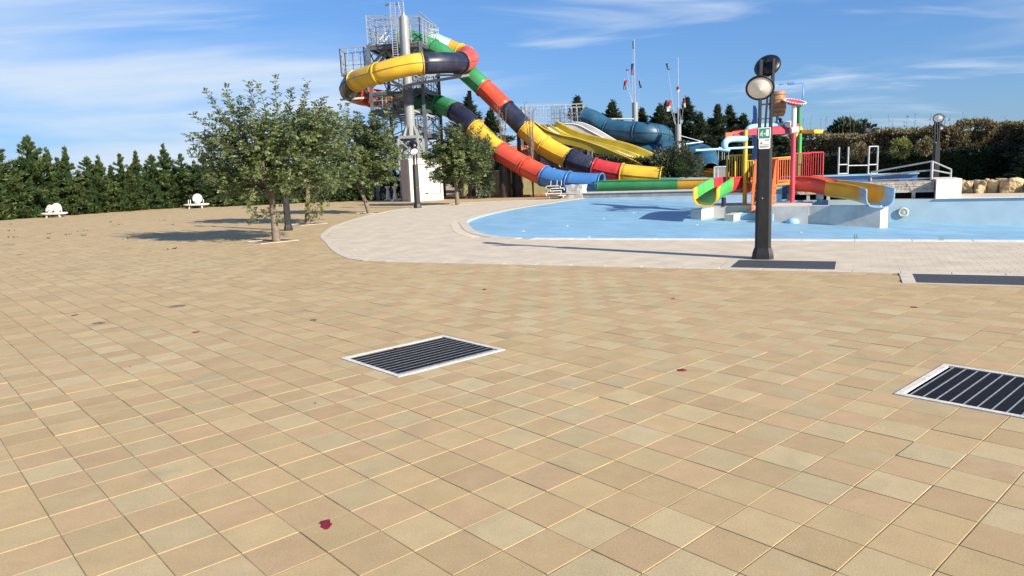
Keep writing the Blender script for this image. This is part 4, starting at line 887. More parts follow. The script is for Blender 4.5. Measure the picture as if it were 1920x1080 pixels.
def railing(poly, z, h, parent, step=.55, closed=False, infill=True, name='railing', material=None, r=.042):
    mb = MB(); pts = [Vector((p[0], p[1], z)) for p in poly]
    if closed: pts.append(pts[0])
    for a, b in zip(pts[:-1], pts[1:]):
        n_ = max(1, int((b - a).length / step))
        for k in range(n_ + 1): q = a.lerp(b, k / n_); mb.bar(q, q + Vector((0, 0, h)), r * 1.2, r * 1.2)
        for hh in ((h, h * .5, .1) if infill else (h, h * .5)): mb.bar(a + Vector((0, 0, hh)), b + Vector((0, 0, hh)), r * (1.5 if hh == h else .9))
    return mb.build(name, material or M_zinc, parent)
def slab(c4, z, th, parent, name='platform', material=None):
    mb = MB(); mb.quadbox([vz(p, z - th) for p in c4], [vz(p, z) for p in c4]); return mb.build(name, material or M_grid, parent)
cen = (FLc + FRc + BRc + BLc) / 4
def grow(p, k): return cen + (p - cen) * k
for li, z in enumerate(levels):
    if li == len(levels) - 1: c4 = [FLc, FRc, BRc, BLc]
    elif li % 2 == 0: c4 = [FLc, FLc.lerp(FRc, .42), BLc.lerp(BRc, .42), BLc]
    else: c4 = [FLc.lerp(FRc, .55), FRc, BRc, BLc.lerp(BRc, .55)]
    pf = slab(c4, z, .1, tw); railing(c4, z, 1.1, tw, closed=True)
    for a, b in ((FLc, FRc), (FRc, BRc), (BRc, BLc), (BLc, FLc)):
        mb = MB(); mb.bar(vz(a, z - .25), vz(b, z - .25), .14, .2); mb.build('beam', M_steel, tw)
zl = [0] + levels
for k in range(len(zl) - 1):   # X bracing and stair flights
    z0, z1_ = zl[k], zl[k + 1]
    for a, b in ((FLc, FRc), (FRc, BRc), (BRc, BLc), (BLc, FLc)):
        mb = MB(); mb.bar(vz(a, z0 + .1), vz(b, z1_ - .3), .06); mb.bar(vz(b, z0 + .1), vz(a, z1_ - .3), .06); mb.build('cross_brace', M_steel, tw)
    f = .3 if k % 2 else .62
    a = FLc.lerp(BLc, f).lerp(FRc.lerp(BRc, f), .12 if k % 2 else .88); b = FLc.lerp(BLc, f).lerp(FRc.lerp(BRc, f), .88 if k % 2 else .12)
    sd_ = (BLc - FLc).normalized() * .42; mb = MB()
    for s_ in (-1, 1): mb.bar(vz(a + sd_ * s_, z0), vz(b + sd_ * s_, z1_), .06, .22)
    fl_o = mb.build('stair_stringers', M_zinc, tw); mb = MB(); ns = max(3, int((z1_ - z0) / .19))
    for q in range(ns): p = vz(a.lerp(b, (q + .5) / ns), z0 + (z1_ - z0) * (q + .5) / ns); mb.bar(p - sd_, p + sd_, .24, .03)
    mb.build('treads', M_grid, fl_o)
    for s_ in (-1, 1):
        mb = MB(); mb.bar(vz(a + sd_ * s_, z0 + 1), vz(b + sd_ * s_, z1_ + 1), .045); 
        for q in range(7): p = a.lerp(b, q / 6) + sd_ * s_; zq = z0 + (z1_ - z0) * q / 6; mb.bar(vz(p, zq), vz(p, zq + 1), .03)
        mb.build('handrail', M_zinc, tw)
# side landing on the left, half a storey down
l0 = [col_xy(646, 51.0), col_xy(690, 50.6), col_xy(698, 52.6), col_xy(655, 53.0)]; zl_ = zpx(137, 51, 668)
slab(l0, zl_, .12, tw, 'landing'); railing(l0, zl_, 1.65, tw, .45, True)
for p, q in ((l0[0], FLc), (l0[3], FLc)): mb = MB(); mb.bar(vz(p, zl_ - .1), vz(q, zl_ - 1.5), .1); mb.build('bracket', M_steel, tw)
a, b = (l0[1] + l0[2]) / 2, FLc.lerp(BLc, .5); mb = MB()
for s_ in (-.4, .4):
    o_ = (BLc - FLc).normalized() * s_; mb.bar(vz(a + o_, zl_), vz(b + o_ + (FRc - FLc).normalized() * .8, Zt), .06, .2); mb.bar(vz(a + o_, zl_ + 1), vz(b + o_ + (FRc - FLc).normalized() * .8, Zt + 1), .05)
mb.build('stair_stringers', M_zinc, tw)
# top cage: higher railing, roof bars, ladder hoop
c4 = [FLc, FRc, BRc, BLc]; railing(c4, Zt, 1.55, tw, .7, True)
for zz_ in (zpx(27), ):
    mb = MB()
    for k in range(8): f = k / 7; mb.bar(vz(FLc.lerp(BLc, f), zz_ + .1 * f), vz(FRc.lerp(BRc, f), zz_ - .25), .035)
    for a, b in ((FLc, BLc), (FRc, BRc)): mb.bar(vz(a, zz_), vz(b, zz_ - (.25 if a is FRc else 0)), .05)
    mb.build('roof_bars', M_zinc, tw)
for x in (739, 755):
    mb = MB(); p = col_xy(x, 49.3, 60); z0, z1_ = zpx(112), zpx(14); 
    for s_ in (-.16, .16): mb.bar(p + Vector((s_, 0, z0)), p + Vector((s_, 0, z1_)), .05)
    for q in range(24): zz_ = z0 + (z1_ - z0) * q / 23; mb.bar(p + Vector((-.16, 0, zz_)), p + Vector((.16, 0, zz_)), .03)
    mb.bar(p + Vector((-.16, 0, z1_)), p + Vector((-.5, .3, z1_ - .05)), .09); mb.build('ladder', M_zinc, tw)
mb = MB(); p = col_xy(740, 49.6, 70)
for k in range(5): mb.bar(p + Vector((k * .16, 0, zpx(108))), p + Vector((k * .16, 0, zpx(62))), .03)
mb.build('grille', M_zinc, tw)
# upper right gate frame
q0 = col_xy(806, 52.5, 60); q1 = col_xy(822, 53.0, 60)
mb = MB(); mb.bar(vz(q0, Zt), vz(q0, zpx(46)), .06); mb.bar(vz(q1, Zt), vz(q1, zpx(40)), .06); mb.bar(vz(q0, zpx(46)), vz(q1, zpx(46)), .06); mb.bar(vz(q0, zpx(64)), vz(q1, zpx(64)), .06); mb.build('gate_frame', M_zinc, tw)

# ---- the big pole on its lattice pedestal
pb0 = A(769, 255, 49.2); pt0 = A(763, 30, 49.2); pc = Vector((pb0.x + .04, 49.2, 0))
gp = thing('mast', pc, 'thick pale grey mast with a dark band carrying the spiral tube', 'mast')
zb = pb0.z; zt_ = pt0.z
mb = MB(); mb.tube([vz(pc, zb), vz(pc, A(769, 197, 49.2).z)], .325, 20); mb.build('mast_tube', M_pole, gp)
mb = MB(); mb.tube([vz(pc, A(769, 197, 49.2).z), vz(pc, A(769, 166, 49.2).z)], .34, 20); mb.build('dark_band', mat('mast_band', (.10, .11, .13), .5, .2, 4), gp)
mb = MB(); mb.tube([vz(pc, A(769, 166, 49.2).z), vz(pc, zt_ - .15), vz(pc, zt_)], [.305, .275, .25], 20); mb.build('mast_tube', M_pole, gp)
mb = MB(); mb.tube([vz(pc, zt_), vz(pc, zt_ + .25), vz(pc, zt_ + .28), vz(pc, zt_ + 1.3)], [.09, .07, .02, .012], 8); mb.tube([vz(pc, zt_) + Vector((-.15, 0, 0)), vz(pc, zt_) + Vector((-.3, 0, .9))], .01, 5); mb.build('finial', M_zinc, gp)
for k in range(8):
    an = k * math.pi / 4; d_ = Vector((math.cos(an), math.sin(an), 0)); mb = MB(); mb.quadbox([vz(pc, zb) + d_ * .32 + Vector((-d_.y, d_.x, 0)) * .012, vz(pc, zb) + d_ * .62 + Vector((-d_.y, d_.x, 0)) * .012, vz(pc, zb + .7) + d_ * .32 + Vector((-d_.y, d_.x, 0)) * .012], [vz(pc, zb) + d_ * .32 - Vector((-d_.y, d_.x, 0)) * .012, vz(pc, zb) + d_ * .62 - Vector((-d_.y, d_.x, 0)) * .012, vz(pc, zb + .7) + d_ * .32 - Vector((-d_.y, d_.x, 0)) * .012]); mb.build('gusset', M_pole, gp)
ped = [pc + Vector((-.75, -.55, 0)), pc + Vector((.55, -.75, 0)), pc + Vector((.75, .55, 0)), pc + Vector((-.55, .75, 0))]
mb = MB(); mb.quadbox([vz(p, zb - .18) for p in ped], [vz(p, zb) for p in ped]); mb.build('base_plate', M_pole, gp)
for k in range(4):
    a, b = ped[k], ped[(k + 1) % 4]
    mb = MB(); mb.bar(vz(a, 0), vz(a, zb - .18), .16); mb.build('pedestal_leg', M_pole, gp)
    mb = MB(); mb.bar(vz(a, zb - .2), vz(b, zb - 1.5), .07); mb.bar(vz(b, zb - .2), vz(a, zb - 1.5), .07); mb.bar(vz(a, 1.2), vz(b, zb - 1.5), .07); mb.bar(vz(a, zb - 1.5), vz(b, zb - 1.5), .07); mb.build('lattice_brace', M_pole, gp)
for pts, wd in (([(772, 158, 49.0), (880, 141, 48.6)], .16), ([(776, 141, 50.0), (905, 141, 50.6)], .11), ([(765, 168, 49.0), (735, 152, 46.9)], .13), ([(638, 187, 50.2), (712, 181, 51.5), (765, 176, 49.3)], .12), ([(768, 205, 49.4), (812, 219, 50.8)], .13), ([(765, 205, 49.4), (720, 204, 52.8)], .13), ([(755, 73, 49.1), (775, 73, 49.1)], .08), ([(763, 165, 49), (700, 152, 47.5)], .09)):
    P_ = PP(pts); mb = MB()
    for a, b in zip(P_[:-1], P_[1:]): mb.bar(a, b, wd)
    mb.build('support_arm', M_pole, gp)
# ---- inclined truss and columns below the straight tube
tr = thing('slide_support', col_xy(974, 49.2), 'dark steel truss and columns propping the straight tube slide', 'support frame')
low = PP([(858, 136, 51.0), (905, 182, 50.4), (950, 226, 49.6), (1000, 278, 48.7), (1050, 318, 47.8)])
for off in (Vector((0, .35, 0)), Vector((0, -.35, 0))):
    mb = MB()
    for a, b in zip(low[:-1], low[1:]): mb.bar(a + off, b + off, .13, .2)
    mb.build('chord', M_steel, tr)
mb = MB()
for k in range(12): q = catmull(low, k * 4 / 12 + .1); mb.bar(q + Vector((0, -.35, 0)), q + Vector((0, .35, 0)), .07); mb.bar(q, q + Vector((.55, 0, .42)), .08)
mb.build('ties', M_steel, tr)
mb = MB(); mb.bar(low[1] + Vector((-.1, -.4, .3)), low[3] + Vector((.1, -.4, .55)), .05); mb.build('pale_rail', M_pole, tr)
for x, Y, y1 in ((886, 51.0, 170), (974, 49.2, 232)):
    p = col_xy(x, Y, 300); mb = MB(); mb.bar(vz(p, 0), vz(p, A(x, y1, Y).z), .26, .26); mb.build('column', M_brown, tr)
for x, Y, y1, r_, lab in ((947, 47.2, 296, .36, 'thick dark brown column under the red tube'), (970, 47.8, 312, .36, 'dark brown column pair behind the bare sapling')):
    p = col_xy(x, Y, 340); zt2 = A(x, y1, Y).z; t = thing('brown_column', p, lab, 'column')
    mb = MB(); mb.ring_loft([[p + Vector((r_ * k_ * math.cos(q * math.pi / 6), r_ * k_ * math.sin(q * math.pi / 6), z)) for q in range(12)] for k_, z in ((1, 0), (1, .45), (1.13, .62), (1.13, .82), (1, .95), (1, zt2 * .62), (.9, zt2))], True, True); mb.build('shaft', M_brown, t)
    mb = MB(); mb.box(p + Vector((0, 0, zt2 + .05)), (r_ * 2.2, r_ * 2.2, .12), .4, .02); mb.build('cap', M_brown, t)
    mb = MB(); mb.box(p + Vector((0, 0, zt2 + .11 + .12)), (r_ * 1.0, 1.5, .22), .5, .02); mb.build('saddle', M_brown, t)

# ---- kiosk with roller shutter
M_pinkshade = mat('pink_render_and_shade', (.46, .35, .30), .85, .08, 4, .3, 60)
M_cream = mat('cream_render', (.58, .52, .44), .85, .06, 4, .3, 60)
M_shut = mat('white_shutter', (.52, .52, .51), .5, .04, 4)
k0 = G(771, 378.3); fdv = Vector((math.cos(.66), math.sin(.66), 0)); bdv = Vector((-fdv.y, fdv.x, 0)); KL, KD, KH = 2.45, 1.1, 2.62
ki = thing('kiosk', k0 + fdv * KL / 2 + bdv * KD / 2, 'small cream hut with white roller shutter below the mast', 'kiosk')
def kp(u, d_, z): return k0 + fdv * u + bdv * d_ + Vector((0, 0, z))
def kbox(u0, u1, d0, d1, z0, z1_): return MB().quadbox([kp(u0, d0, z0), kp(u1, d0, z0), kp(u1, d1, z0), kp(u0, d1, z0)], [kp(u0, d0, z1_), kp(u1, d0, z1_), kp(u1, d1, z1_), kp(u0, d1, z1_)])
kbox(0, .26, 0, .2, 0, KH).build('front_pier', M_cream, ki); kbox(KL - .18, KL, 0, .2, 0, KH).build('front_pier', M_cream, ki)
kbox(.26, KL - .18, 0, .2, 0, .42).build('sill_wall', M_cream, ki); kbox(.26, KL - .18, 0, .2, KH - .3, KH).build('lintel', M_cream, ki)
kbox(0, .2, .2, KD, 0, KH).build('side_wall', M_pinkshade, ki); kbox(KL - .2, KL, .2, KD, 0, KH).build('side_wall', M_pinkshade, ki); kbox(.2, KL - .2, KD - .2, KD, 0, KH).build('back_wall', M_pinkshade, ki)  # side and back walls tinted dimmer than the front, shade put into the colour
kbox(-.05, KL + .05, -.05, KD + .05, KH, KH + .07).build('roof_slab', M_cream, ki)
ns = 17
for k in range(ns):
    z0 = .44 + (KH - .74) * k / ns; z1_ = .44 + (KH - .74) * (k + 1) / ns - .012; kbox(.265, KL - .185, .07, .10, z0, z1_).build('shutter_slat', M_shut, ki)
kbox(.26, KL - .18, .11, .13, .42, KH - .3).build('shutter_backing', M_conc_grey, ki)
kbox(.3, KL - .2, .045, .10, .425, .445).build('shutter_foot_bar', M_dark, ki); kbox(KL * .5 - .06, KL * .5 + .06, .03, .07, .445, .50).build('shutter_handle', M_dark, ki)
# ---- stone pedestals
for x, y, lab in ((741.5, 377.5, 'white baluster shaped stone pedestal beside the hut'), (728.5, 377.0, 'white baluster shaped stone pedestal half behind the other')):
    p = G(x, y + .3); t = thing('stone_pedestal', p, lab, 'pedestal', 'stone pedestals by the hut')
    mb = MB(); mb.lathe(p, [(.19, .13), (.19, .17), (.15, .22), (.14, .40), (.10, .58), (.085, .80), (.10, .84), (.15, .88), (.17, .93), (.17, 1.0), (.12, 1.01)], 18); mb.build('baluster', M_conc, t)
    mb = MB(); mb.box(p + Vector((0, 0, .105)), (.5, .5, .05), .3, .01)
    for sx in (-1, 1):
        for sy in (-1, 1): mb.box(p + Vector((sx * .17, sy * .17, .04)), (.12, .12, .08), .3)
    mb.build('plinth', M_conc, t)
# ---- white plastic tables stacked by the hedge
def tables(px, py, two, lab):
    p = G(px, py + 1.5) ; s_ = p.y / FPX; t = thing('garden_table_stack', p, lab, 'tables', 'white tables by the hedge'); R1 = 23 * s_; ax = Vector((1, .15, 0)).normalized(); ay = Vector((-ax.y, ax.x, 0)); zc = 5 * s_
    def ring(rx, ry, z): return [p + ax * rx * math.cos(k * math.pi / 12) + ay * ry * math.sin(k * math.pi / 12) + Vector((0, 0, z)) for k in range(24)]
    mb = MB(); mb.ring_loft([ring(R1 * .85, R1 * .5, zc), ring(R1, R1 * .6, zc + .04), ring(R1, R1 * .6, zc + .1), ring(R1 * .96, R1 * .56, zc + .13)]); mb.build('table_top', M_white, t)
    for sx in (-.5, .5):
        for sy in (-.3, .3): mb = MB(); mb.tube([p + ax * R1 * sx + ay * R1 * sy, p + ax * R1 * sx * .9 + ay * R1 * sy + Vector((0, 0, zc + .03))], .05, 8); mb.build('leg', M_cream, t)
    for dx, r_ in (((-.28, .32), (.22, .37)) if two else ((.12, .40),)):
        mb = MB(); c = p + ax * R1 * dx + Vector((0, 0, zc + .13 + R1 * r_)); mb.disc(c, Vector((dx * .8 if two else 0, -1, .12)), [(R1 * r_ * .3, -.05), (R1 * r_, -.03), (R1 * r_, .03), (R1 * r_ * .9, .05)], 24); mb.build('round_top', M_white, t)
        mb = MB(); mb.tube([c + Vector((0, -.05, 0)), c + Vector((0, -.35, -.12))], .035, 8); mb.tube([c + Vector((0, -.05, .1)), c + Vector((.1, -.05, -R1 * r_))], .03, 6); mb.build('folded_leg', M_white, t)
    mb = MB()
    for dx in (-.6, -.45, .55): mb.tube([p + ax * R1 * dx + Vector((0, 0, zc + .12)), p + ax * R1 * dx + Vector((.02, 0, zc + .12 + R1 * .35))], .03, 6)
    mb.build('spindle', M_white, t)
tables(103, 406, True, 'white oval table with two round tops leaning on it by the cypress hedge')
tables(369, 389, False, 'white table with one round top standing upright by the cypress hedge')
# ---- small hut with terracotta roof and walls behind the tubes
M_terra = mat('terracotta', (.42, .14, .07), .8, .2, 5, .3, 40)
M_olivewall = mat('olive_render', (.26, .23, .11), .9, .12, 2, .3, 40)
M_lilac = mat('lilac_grey_render', (.36, .32, .31), .85, .08, 3, .3, 50)
hc = col_xy(985, 55, 320); t = thing('tiled_hut', hc, 'small house with terracotta tiled roof behind the red tube', 'house')
e0, e1 = A(955, 300, 54), A(1012, 300, 54); r0_, r1_ = A(948, 272, 57), A(1000, 276, 57); ev, rv = A(985, 302, 54).z, A(985, 274, 57).z
mb = MB(); mb.prism([(e0.x + .2, 54.4), (e1.x - .15, 54.4), (e1.x - .15, 59.5), (e0.x + .2, 59.5)], 0, ev + .02); mb.build('wall', M_white, t)
rows = 9; cols = 30
for k in range(rows):
    mb = MB(); f0, f1 = k / rows, (k + 1) / rows + .015
    P0 = [Vector((e0.x + (e1.x - e0.x) * q / cols, 54 + 3 * f0, ev + (rv - ev) * f0 + .05 + .045 * (q % 2))) for q in range(cols + 1)]; P1 = [Vector((p.x, 54 + 3 * f1, ev + (rv - ev) * f1 + .01 + .045 * (q % 2))) for q, p in enumerate(P0)]
    mb.strip_loft([P0, P1, [p - Vector((0, 0, .05)) for p in P1], [p - Vector((0, 0, .05)) for p in P0], P0], False); mb.build('roof_tile_row', M_terra, t)
mb = MB(); mb.quadbox([Vector((e0.x, 57, rv - .05)), Vector((e1.x, 57, rv - .05)), Vector((e1.x, 60, ev)), Vector((e0.x, 60, ev))], [Vector((e0.x, 57, rv + .03)), Vector((e1.x, 57, rv + .03)), Vector((e1.x, 60, ev + .08)), Vector((e0.x, 60, ev + .08))]); mb.build('rear_roof', M_terra, t)
mb = MB(); mb.prism([(e0.x + .2, 54.6), (e1.x - .15, 54.6), (e1.x - .15, 57), (e0.x + .2, 57)], ev, ev + .01); mb.build('ceiling', M_white, t)
lc = col_xy(1045, 52.5, 320); t = thing('service_hut', lc, 'grey rendered service hut under the yellow tube', 'hut')
w0, w1 = A(1016, 330, 52).x, A(1078, 330, 52).x; hz = A(1045, 288, 52).z
mb = MB(); mb.prism([(w0, 52), (w1, 52), (w1, 55), (w0, 55)], 0, hz); mb.build('wall', M_lilac, t)
mb = MB(); mb.prism([(w0 - .1, 51.85), (w1 + .1, 51.85), (w1 + .1, 55.1), (w0 - .1, 55.1)], hz, hz + .12); mb.build('roof_slab', M_conc_grey, t)
xw = A(1040, 330, 52).x; mb = MB(); mb.box((xw, 51.985, hz * .55), (.42, .04, .9), 0); mb.build('window', M_dark, t); mb = MB(); mb.box((xw, 51.96, hz * .55 - .48), (.55, .1, .06), 0); mb.build('sill', M_conc, t)
t = thing('garden_wall', col_xy(960, 51, 340), 'low olive rendered wall behind the brown columns', 'wall')
ow0, ow1 = A(862, 345, 51.2).x, A(1050, 345, 50.6).x; oz = A(950, 320, 51).z
mb = MB(); mb.prism([(ow0, 51.2), (ow1, 50.6), (ow1, 50.85), (ow0, 51.45)], 0, oz); mb.build('wall', M_olivewall, t); mb = MB(); mb.prism([(ow0, 51.15), (ow1, 50.55), (ow1, 50.9), (ow0, 51.5)], oz, oz + .06); mb.build('coping', M_conc, t)
t = thing('terracotta_kerb', col_xy(960, 48.3, 360), 'low red brick kerb at the foot of the brown columns', 'kerb')
for k in range(24): mb = MB(); p = A(830, 372, 49.4).lerp(A(1045, 372, 46.9), k / 24); q = A(830, 372, 49.4).lerp(A(1045, 372, 46.9), (k + .96) / 24); mb.bar(Vector((p.x, p.y, .06)), Vector((q.x, q.y, .06)), .22, .12); mb.build('kerb_brick', M_terra, t)
t = thing('pink_panel', A(1086, 300, 50), 'square pink panel standing under the yellow slide lanes', 'panel'); pz0, pz1 = 0, A(1086, 272, 50).z
mb = MB(); p = A(1076, 290, 50); q = A(1092, 290, 50); mb.prism([(p.x, 50), (q.x, 50), (q.x, 50.4), (p.x, 50.4)], 0, pz1); mb.build('panel', M_pinkshade, t)
t = thing('steel_hoop', A(1096, 330, 49.6), 'bent pale pipe hoop below the yellow slide lanes', 'pipe'); P_ = PP([(1090, 330, 49.6), (1090, 292, 49.6), (1091, 276, 49.6), (1098, 271, 49.6), (1106, 278, 49.6), (1108, 300, 49.6), (1108, 330, 49.6)]); mb = MB(); mb.tube([catmull(P_, k / 6) for k in range(37)], .035, 7); mb.build('hoop', M_zinc, t); mb = MB(); mb.tube([P_[1], A(1110, 306, 49.6)], .025, 6); mb.build('stay', M_zinc, t)

# ================================================================== LANE SLIDES, LAUNCH PLATFORM, FLAGS
S['lane'] = paint('lane_yellow', (.52, .42, .055), .4); S['mesh'] = mat('grey_underside', (.28, .28, .27), .8, .1, 20)
def lanes(name, Lp, Rp, cols_, label, wall_h=.42, wallcol='lane'):
    Lp = PP(Lp); Rp = PP(Rp); n = len(Lp) - 1; t = thing(name, vz(Lp[-1], 0), label, 'water slide'); K = n * 6; th = .07
    def row(f0, f1, z0, z1_, tt):
        a = catmull(Lp, tt); b = catmull(Rp, tt); return a.lerp(b, f0) + Vector((0, 0, z0)), a.lerp(b, f1) + Vector((0, 0, z1_))
    def body(f0, f1, dz0, dz1, c, nm):
        rings = []
        for k in range(K + 1):
            p, q = row(f0, f1, dz0, dz0, n * k / K); p2, q2 = row(f0, f1, dz1, dz1, n * k / K); rings.append([p, q, q2, p2])
        mb = MB(); mb.ring_loft(rings, True, False); mb.build(nm, S[c], t)
    m_ = len(cols_); wf = .035
    for i, c in enumerate(cols_): body(wf + (1 - 2 * wf) * i / m_ + (.012 if i else 0), wf + (1 - 2 * wf) * (i + 1) / m_ - (.012 if i < m_ - 1 else 0), -wall_h - th, -wall_h, c, 'lane')
    for i in range(1, m_): f = wf + (1 - 2 * wf) * i / m_; body(f - .012, f + .012, -wall_h - th, -wall_h * .45, wallcol, 'divider')
    body(0, wf, -wall_h - .12, 0, wallcol, 'side_wall'); body(1 - wf, 1, -wall_h - .12, 0, wallcol, 'side_wall')
    for i in (0, 1):   # rolled rims
        mb = MB(); mb.tube([catmull(Lp if i == 0 else Rp, n * k / K) + Vector((0, 0, .02)) for k in range(K + 1)], .05, 6); mb.build('rim', S['yellow'] if wallcol == 'lane' else S['white'], t)
    for f in (.25, .5, .72):
        for e in (.1, .9):
            p, _ = row(e, e, -wall_h - .1, 0, n * f); mb = MB(); mb.bar(vz(p, 0), p, .12); mb.build('support_post', M_zinc, t)
    return t
lanes('lane_slide', [(1002, 229, 51.5), (1022, 243, 51.0), (1050, 253.5, 50.4), (1085, 261, 49.6), (1120, 273, 48.8), (1150, 285, 48.0), (1185, 300, 47.2), (1205, 310, 46.8)], [(1044, 227, 54.5), (1072, 243, 53.6), (1102, 253.5, 52.8), (1132, 260, 52.0), (1166, 267, 51.2), (1200, 278, 50.4), (1240, 296, 49.6), (1262, 308, 49.0)], ['lane', 'white', 'lane'], 'wide yellow lane slide with a white middle lane and wavy descent')
lanes('lane_slide', [(1052, 233, 56.0), (1080, 234, 55.5), (1108, 247, 54.9), (1140, 264, 54.2), (1165, 278, 53.6)], [(1072, 229.5, 57.5), (1092, 231, 57.0), (1116, 241, 56.4), (1148, 260, 55.7), (1172, 274, 55.0)], ['white', 'mesh'], 'white humped lane slide behind the yellow lanes', .5, 'white')
pl_z = A(1040, 233, 58).z; c4 = [col_xy(978, 57.6, 230), col_xy(1092, 57.6, 230), col_xy(1102, 60.5, 230), col_xy(985, 60.5, 230)]
lt = thing('launch_platform', (c4[0] + c4[2]) / 2, 'railed launch platform above the yellow and white lane slides', 'platform')
slab(c4, pl_z, .2, lt); railing(c4, pl_z, 1.45, lt, .4, True)
for p in c4: mb = MB(); mb.bar(vz(p, 0), vz(p, pl_z - .2), .2); mb.build('column', M_steel, lt)
for x0, x1 in ((1034, 1058), (1065, 1088)):
    a, b = col_xy(x0, 57.3, 220), col_xy(x1, 57.3, 220); mb = MB()
    for k in range(6): q = a.lerp(b, k / 5); mb.bar(vz(q, pl_z), vz(q, pl_z + 1.25), .035)
    for hh in (.4, .8, 1.25): mb.bar(vz(a, pl_z + hh), vz(b, pl_z + hh), .04)
    mb.build('gate', M_steel, lt)
M_flag = [mat('flag_blue', (.05, .08, .25), .8), mat('flag_red', (.45, .06, .06), .8), mat('flag_white', (.7, .68, .66), .8), mat('flag_grey', (.2, .24, .3), .8)]
def mast(px, y0, y1, y2, Y, r_, lab, flags):
    p = A(px, y1, Y); b = Vector((p.x, p.y, 0)); z1_, z2_ = p.z, A(px, y2, Y).z; t = thing('flag_mast', b, lab, 'flag mast', 'grey flag masts')
    mb = MB(); mb.tube([b, vz(b, z1_)], [r_, r_ * .97], 18); mb.build('pillar', M_pole, t)
    mb = MB(); mb.tube([vz(b, z1_), vz(b, z2_)], [.035, .02], 8); mb.build('pole', M_zinc, t)
    for k, (fx, fy, fw_, fh, c, tilt) in enumerate(flags):
        fw_ *= .8; fh *= .85
        s_ = Y / FPX; c0 = A(fx, fy, Y); q = vz(b, z1_) + Vector(((c0.x - b.x) * .25, 0, 0)); top = c0 + Vector(((c0.x - b.x) * .1, 0, fh * s_ * .7))
        mb = MB(); mb.tube([vz(b, z1_ - .1) + Vector((math.copysign(r_ * .8, c0.x - b.x), 0, 0)), top], [.018, .010], 5); mb.build('staff', M_zinc, t)
        rows = []
        for i in range(5):
            u = i / 4; rows.append([c0 + Vector((((v_ - .5) * fw_ + tilt * (u - .5) * fh) * s_ * (1 - .25 * u), .12 * math.sin(v_ * 7 + u * 3), (.5 - u) * fh * s_)) for v_ in (0, .25, .5, .75, 1)])
        for part, (i0, i1) in enumerate(((0, 2), (2, 4))):
            mb = MB(); rr = rows[i0:i1 + 1]; mb.strip_loft(rr + [[p_ + Vector((0, .02, 0)) for p_ in x] for x in rr[::-1]] + [rr[0]], False); mb.build('flag', M_flag[c[part]], t)
mast(1190.5, 0, 192, 74, 58.6, .235, 'grey flag mast behind the upper loop of the dark blue slide', [(1186, 130, 6, 24, (0, 1), 0), (1172.5, 159, 8, 20, (1, 3), -.2), (1200.5, 158, 5, 15, (3, 0), .2), (1176.5, 131, 7, 4, (3, 3), 0), (1187.5, 84, 3, 16, (3, 3), 0)])
mast(1271.5, 0, 233, 107, 53.8, .225, 'grey flag mast rising in front of the lower blue loop', [(1252.5, 125, 6, 14, (3, 3), .3), (1271.5, 168, 7, 12, (1, 2), 0), (1254, 199, 12, 22, (1, 2), -.2), (1283.5, 193, 6, 20, (1, 2), .1)])
mb = MB(); p0, p1, p2 = A(1274, 254, 53.8), A(1318, 266, 54.4), A(1272, 272, 53.8); mb.tube([p0, p1], .03, 6); mb.tube([p2, A(1318, 266, 54.2)], .06, 8); mb.tube([A(1140, 223, 57), A(1188, 223, 58.3)], .06, 8)
t = thing('stay_bars', vz(p0, 0), 'pale steel stays running from the flag masts to the blue tube', 'stays'); mb.build('stays', M_zinc, t)

# ================================================================== FAR POOL WALL, BLOCK, LOUNGERS
t = thing('retaining_wall', AB(-14, 39.5), 'low grey concrete wall along the far pool edge below the troughs', 'wall')
for k in range(9):
    a0 = -15.6 + k * 1.62; a1 = a0 + 1.61; zb_ = min(-.0, pool_z(a0)) - .05
    zt2 = .24
    mb = MB(); mb.quadbox([AB(a0, 39.31, zb_), AB(a1, 39.31, zb_), AB(a1, 39.7, zb_), AB(a0, 39.7, zb_)], [AB(a0, 39.31, zt2), AB(a1, 39.31, zt2), AB(a1, 39.7, zt2), AB(a0, 39.7, zt2)]); mb.build('wall_panel', M_conc_grey, t)
mb = MB(); mb.quadbox([AB(-15.65, 39.25, zt2), AB(-1.0, 39.25, zt2), AB(-1.0, 40.6, zt2), AB(-15.65, 40.6, zt2)], [AB(-15.65, 39.25, zt2 + .06), AB(-1.0, 39.25, zt2 + .06), AB(-1.0, 40.6, zt2 + .06), AB(-15.65, 40.6, zt2 + .06)]); mb.build('cap', M_conc, t)
q0, q1 = A(1061, 369, 42), A(1092, 369, 41.5); t = thing('stone_block', vz(q0, 0), 'rough white stone block at the end of the grey wall', 'stone block')
zt2 = A(1075, 347, 42).z; dv = Vector((q1.x - q0.x, -.5, 0)); nb = Vector((.35, .9, 0))
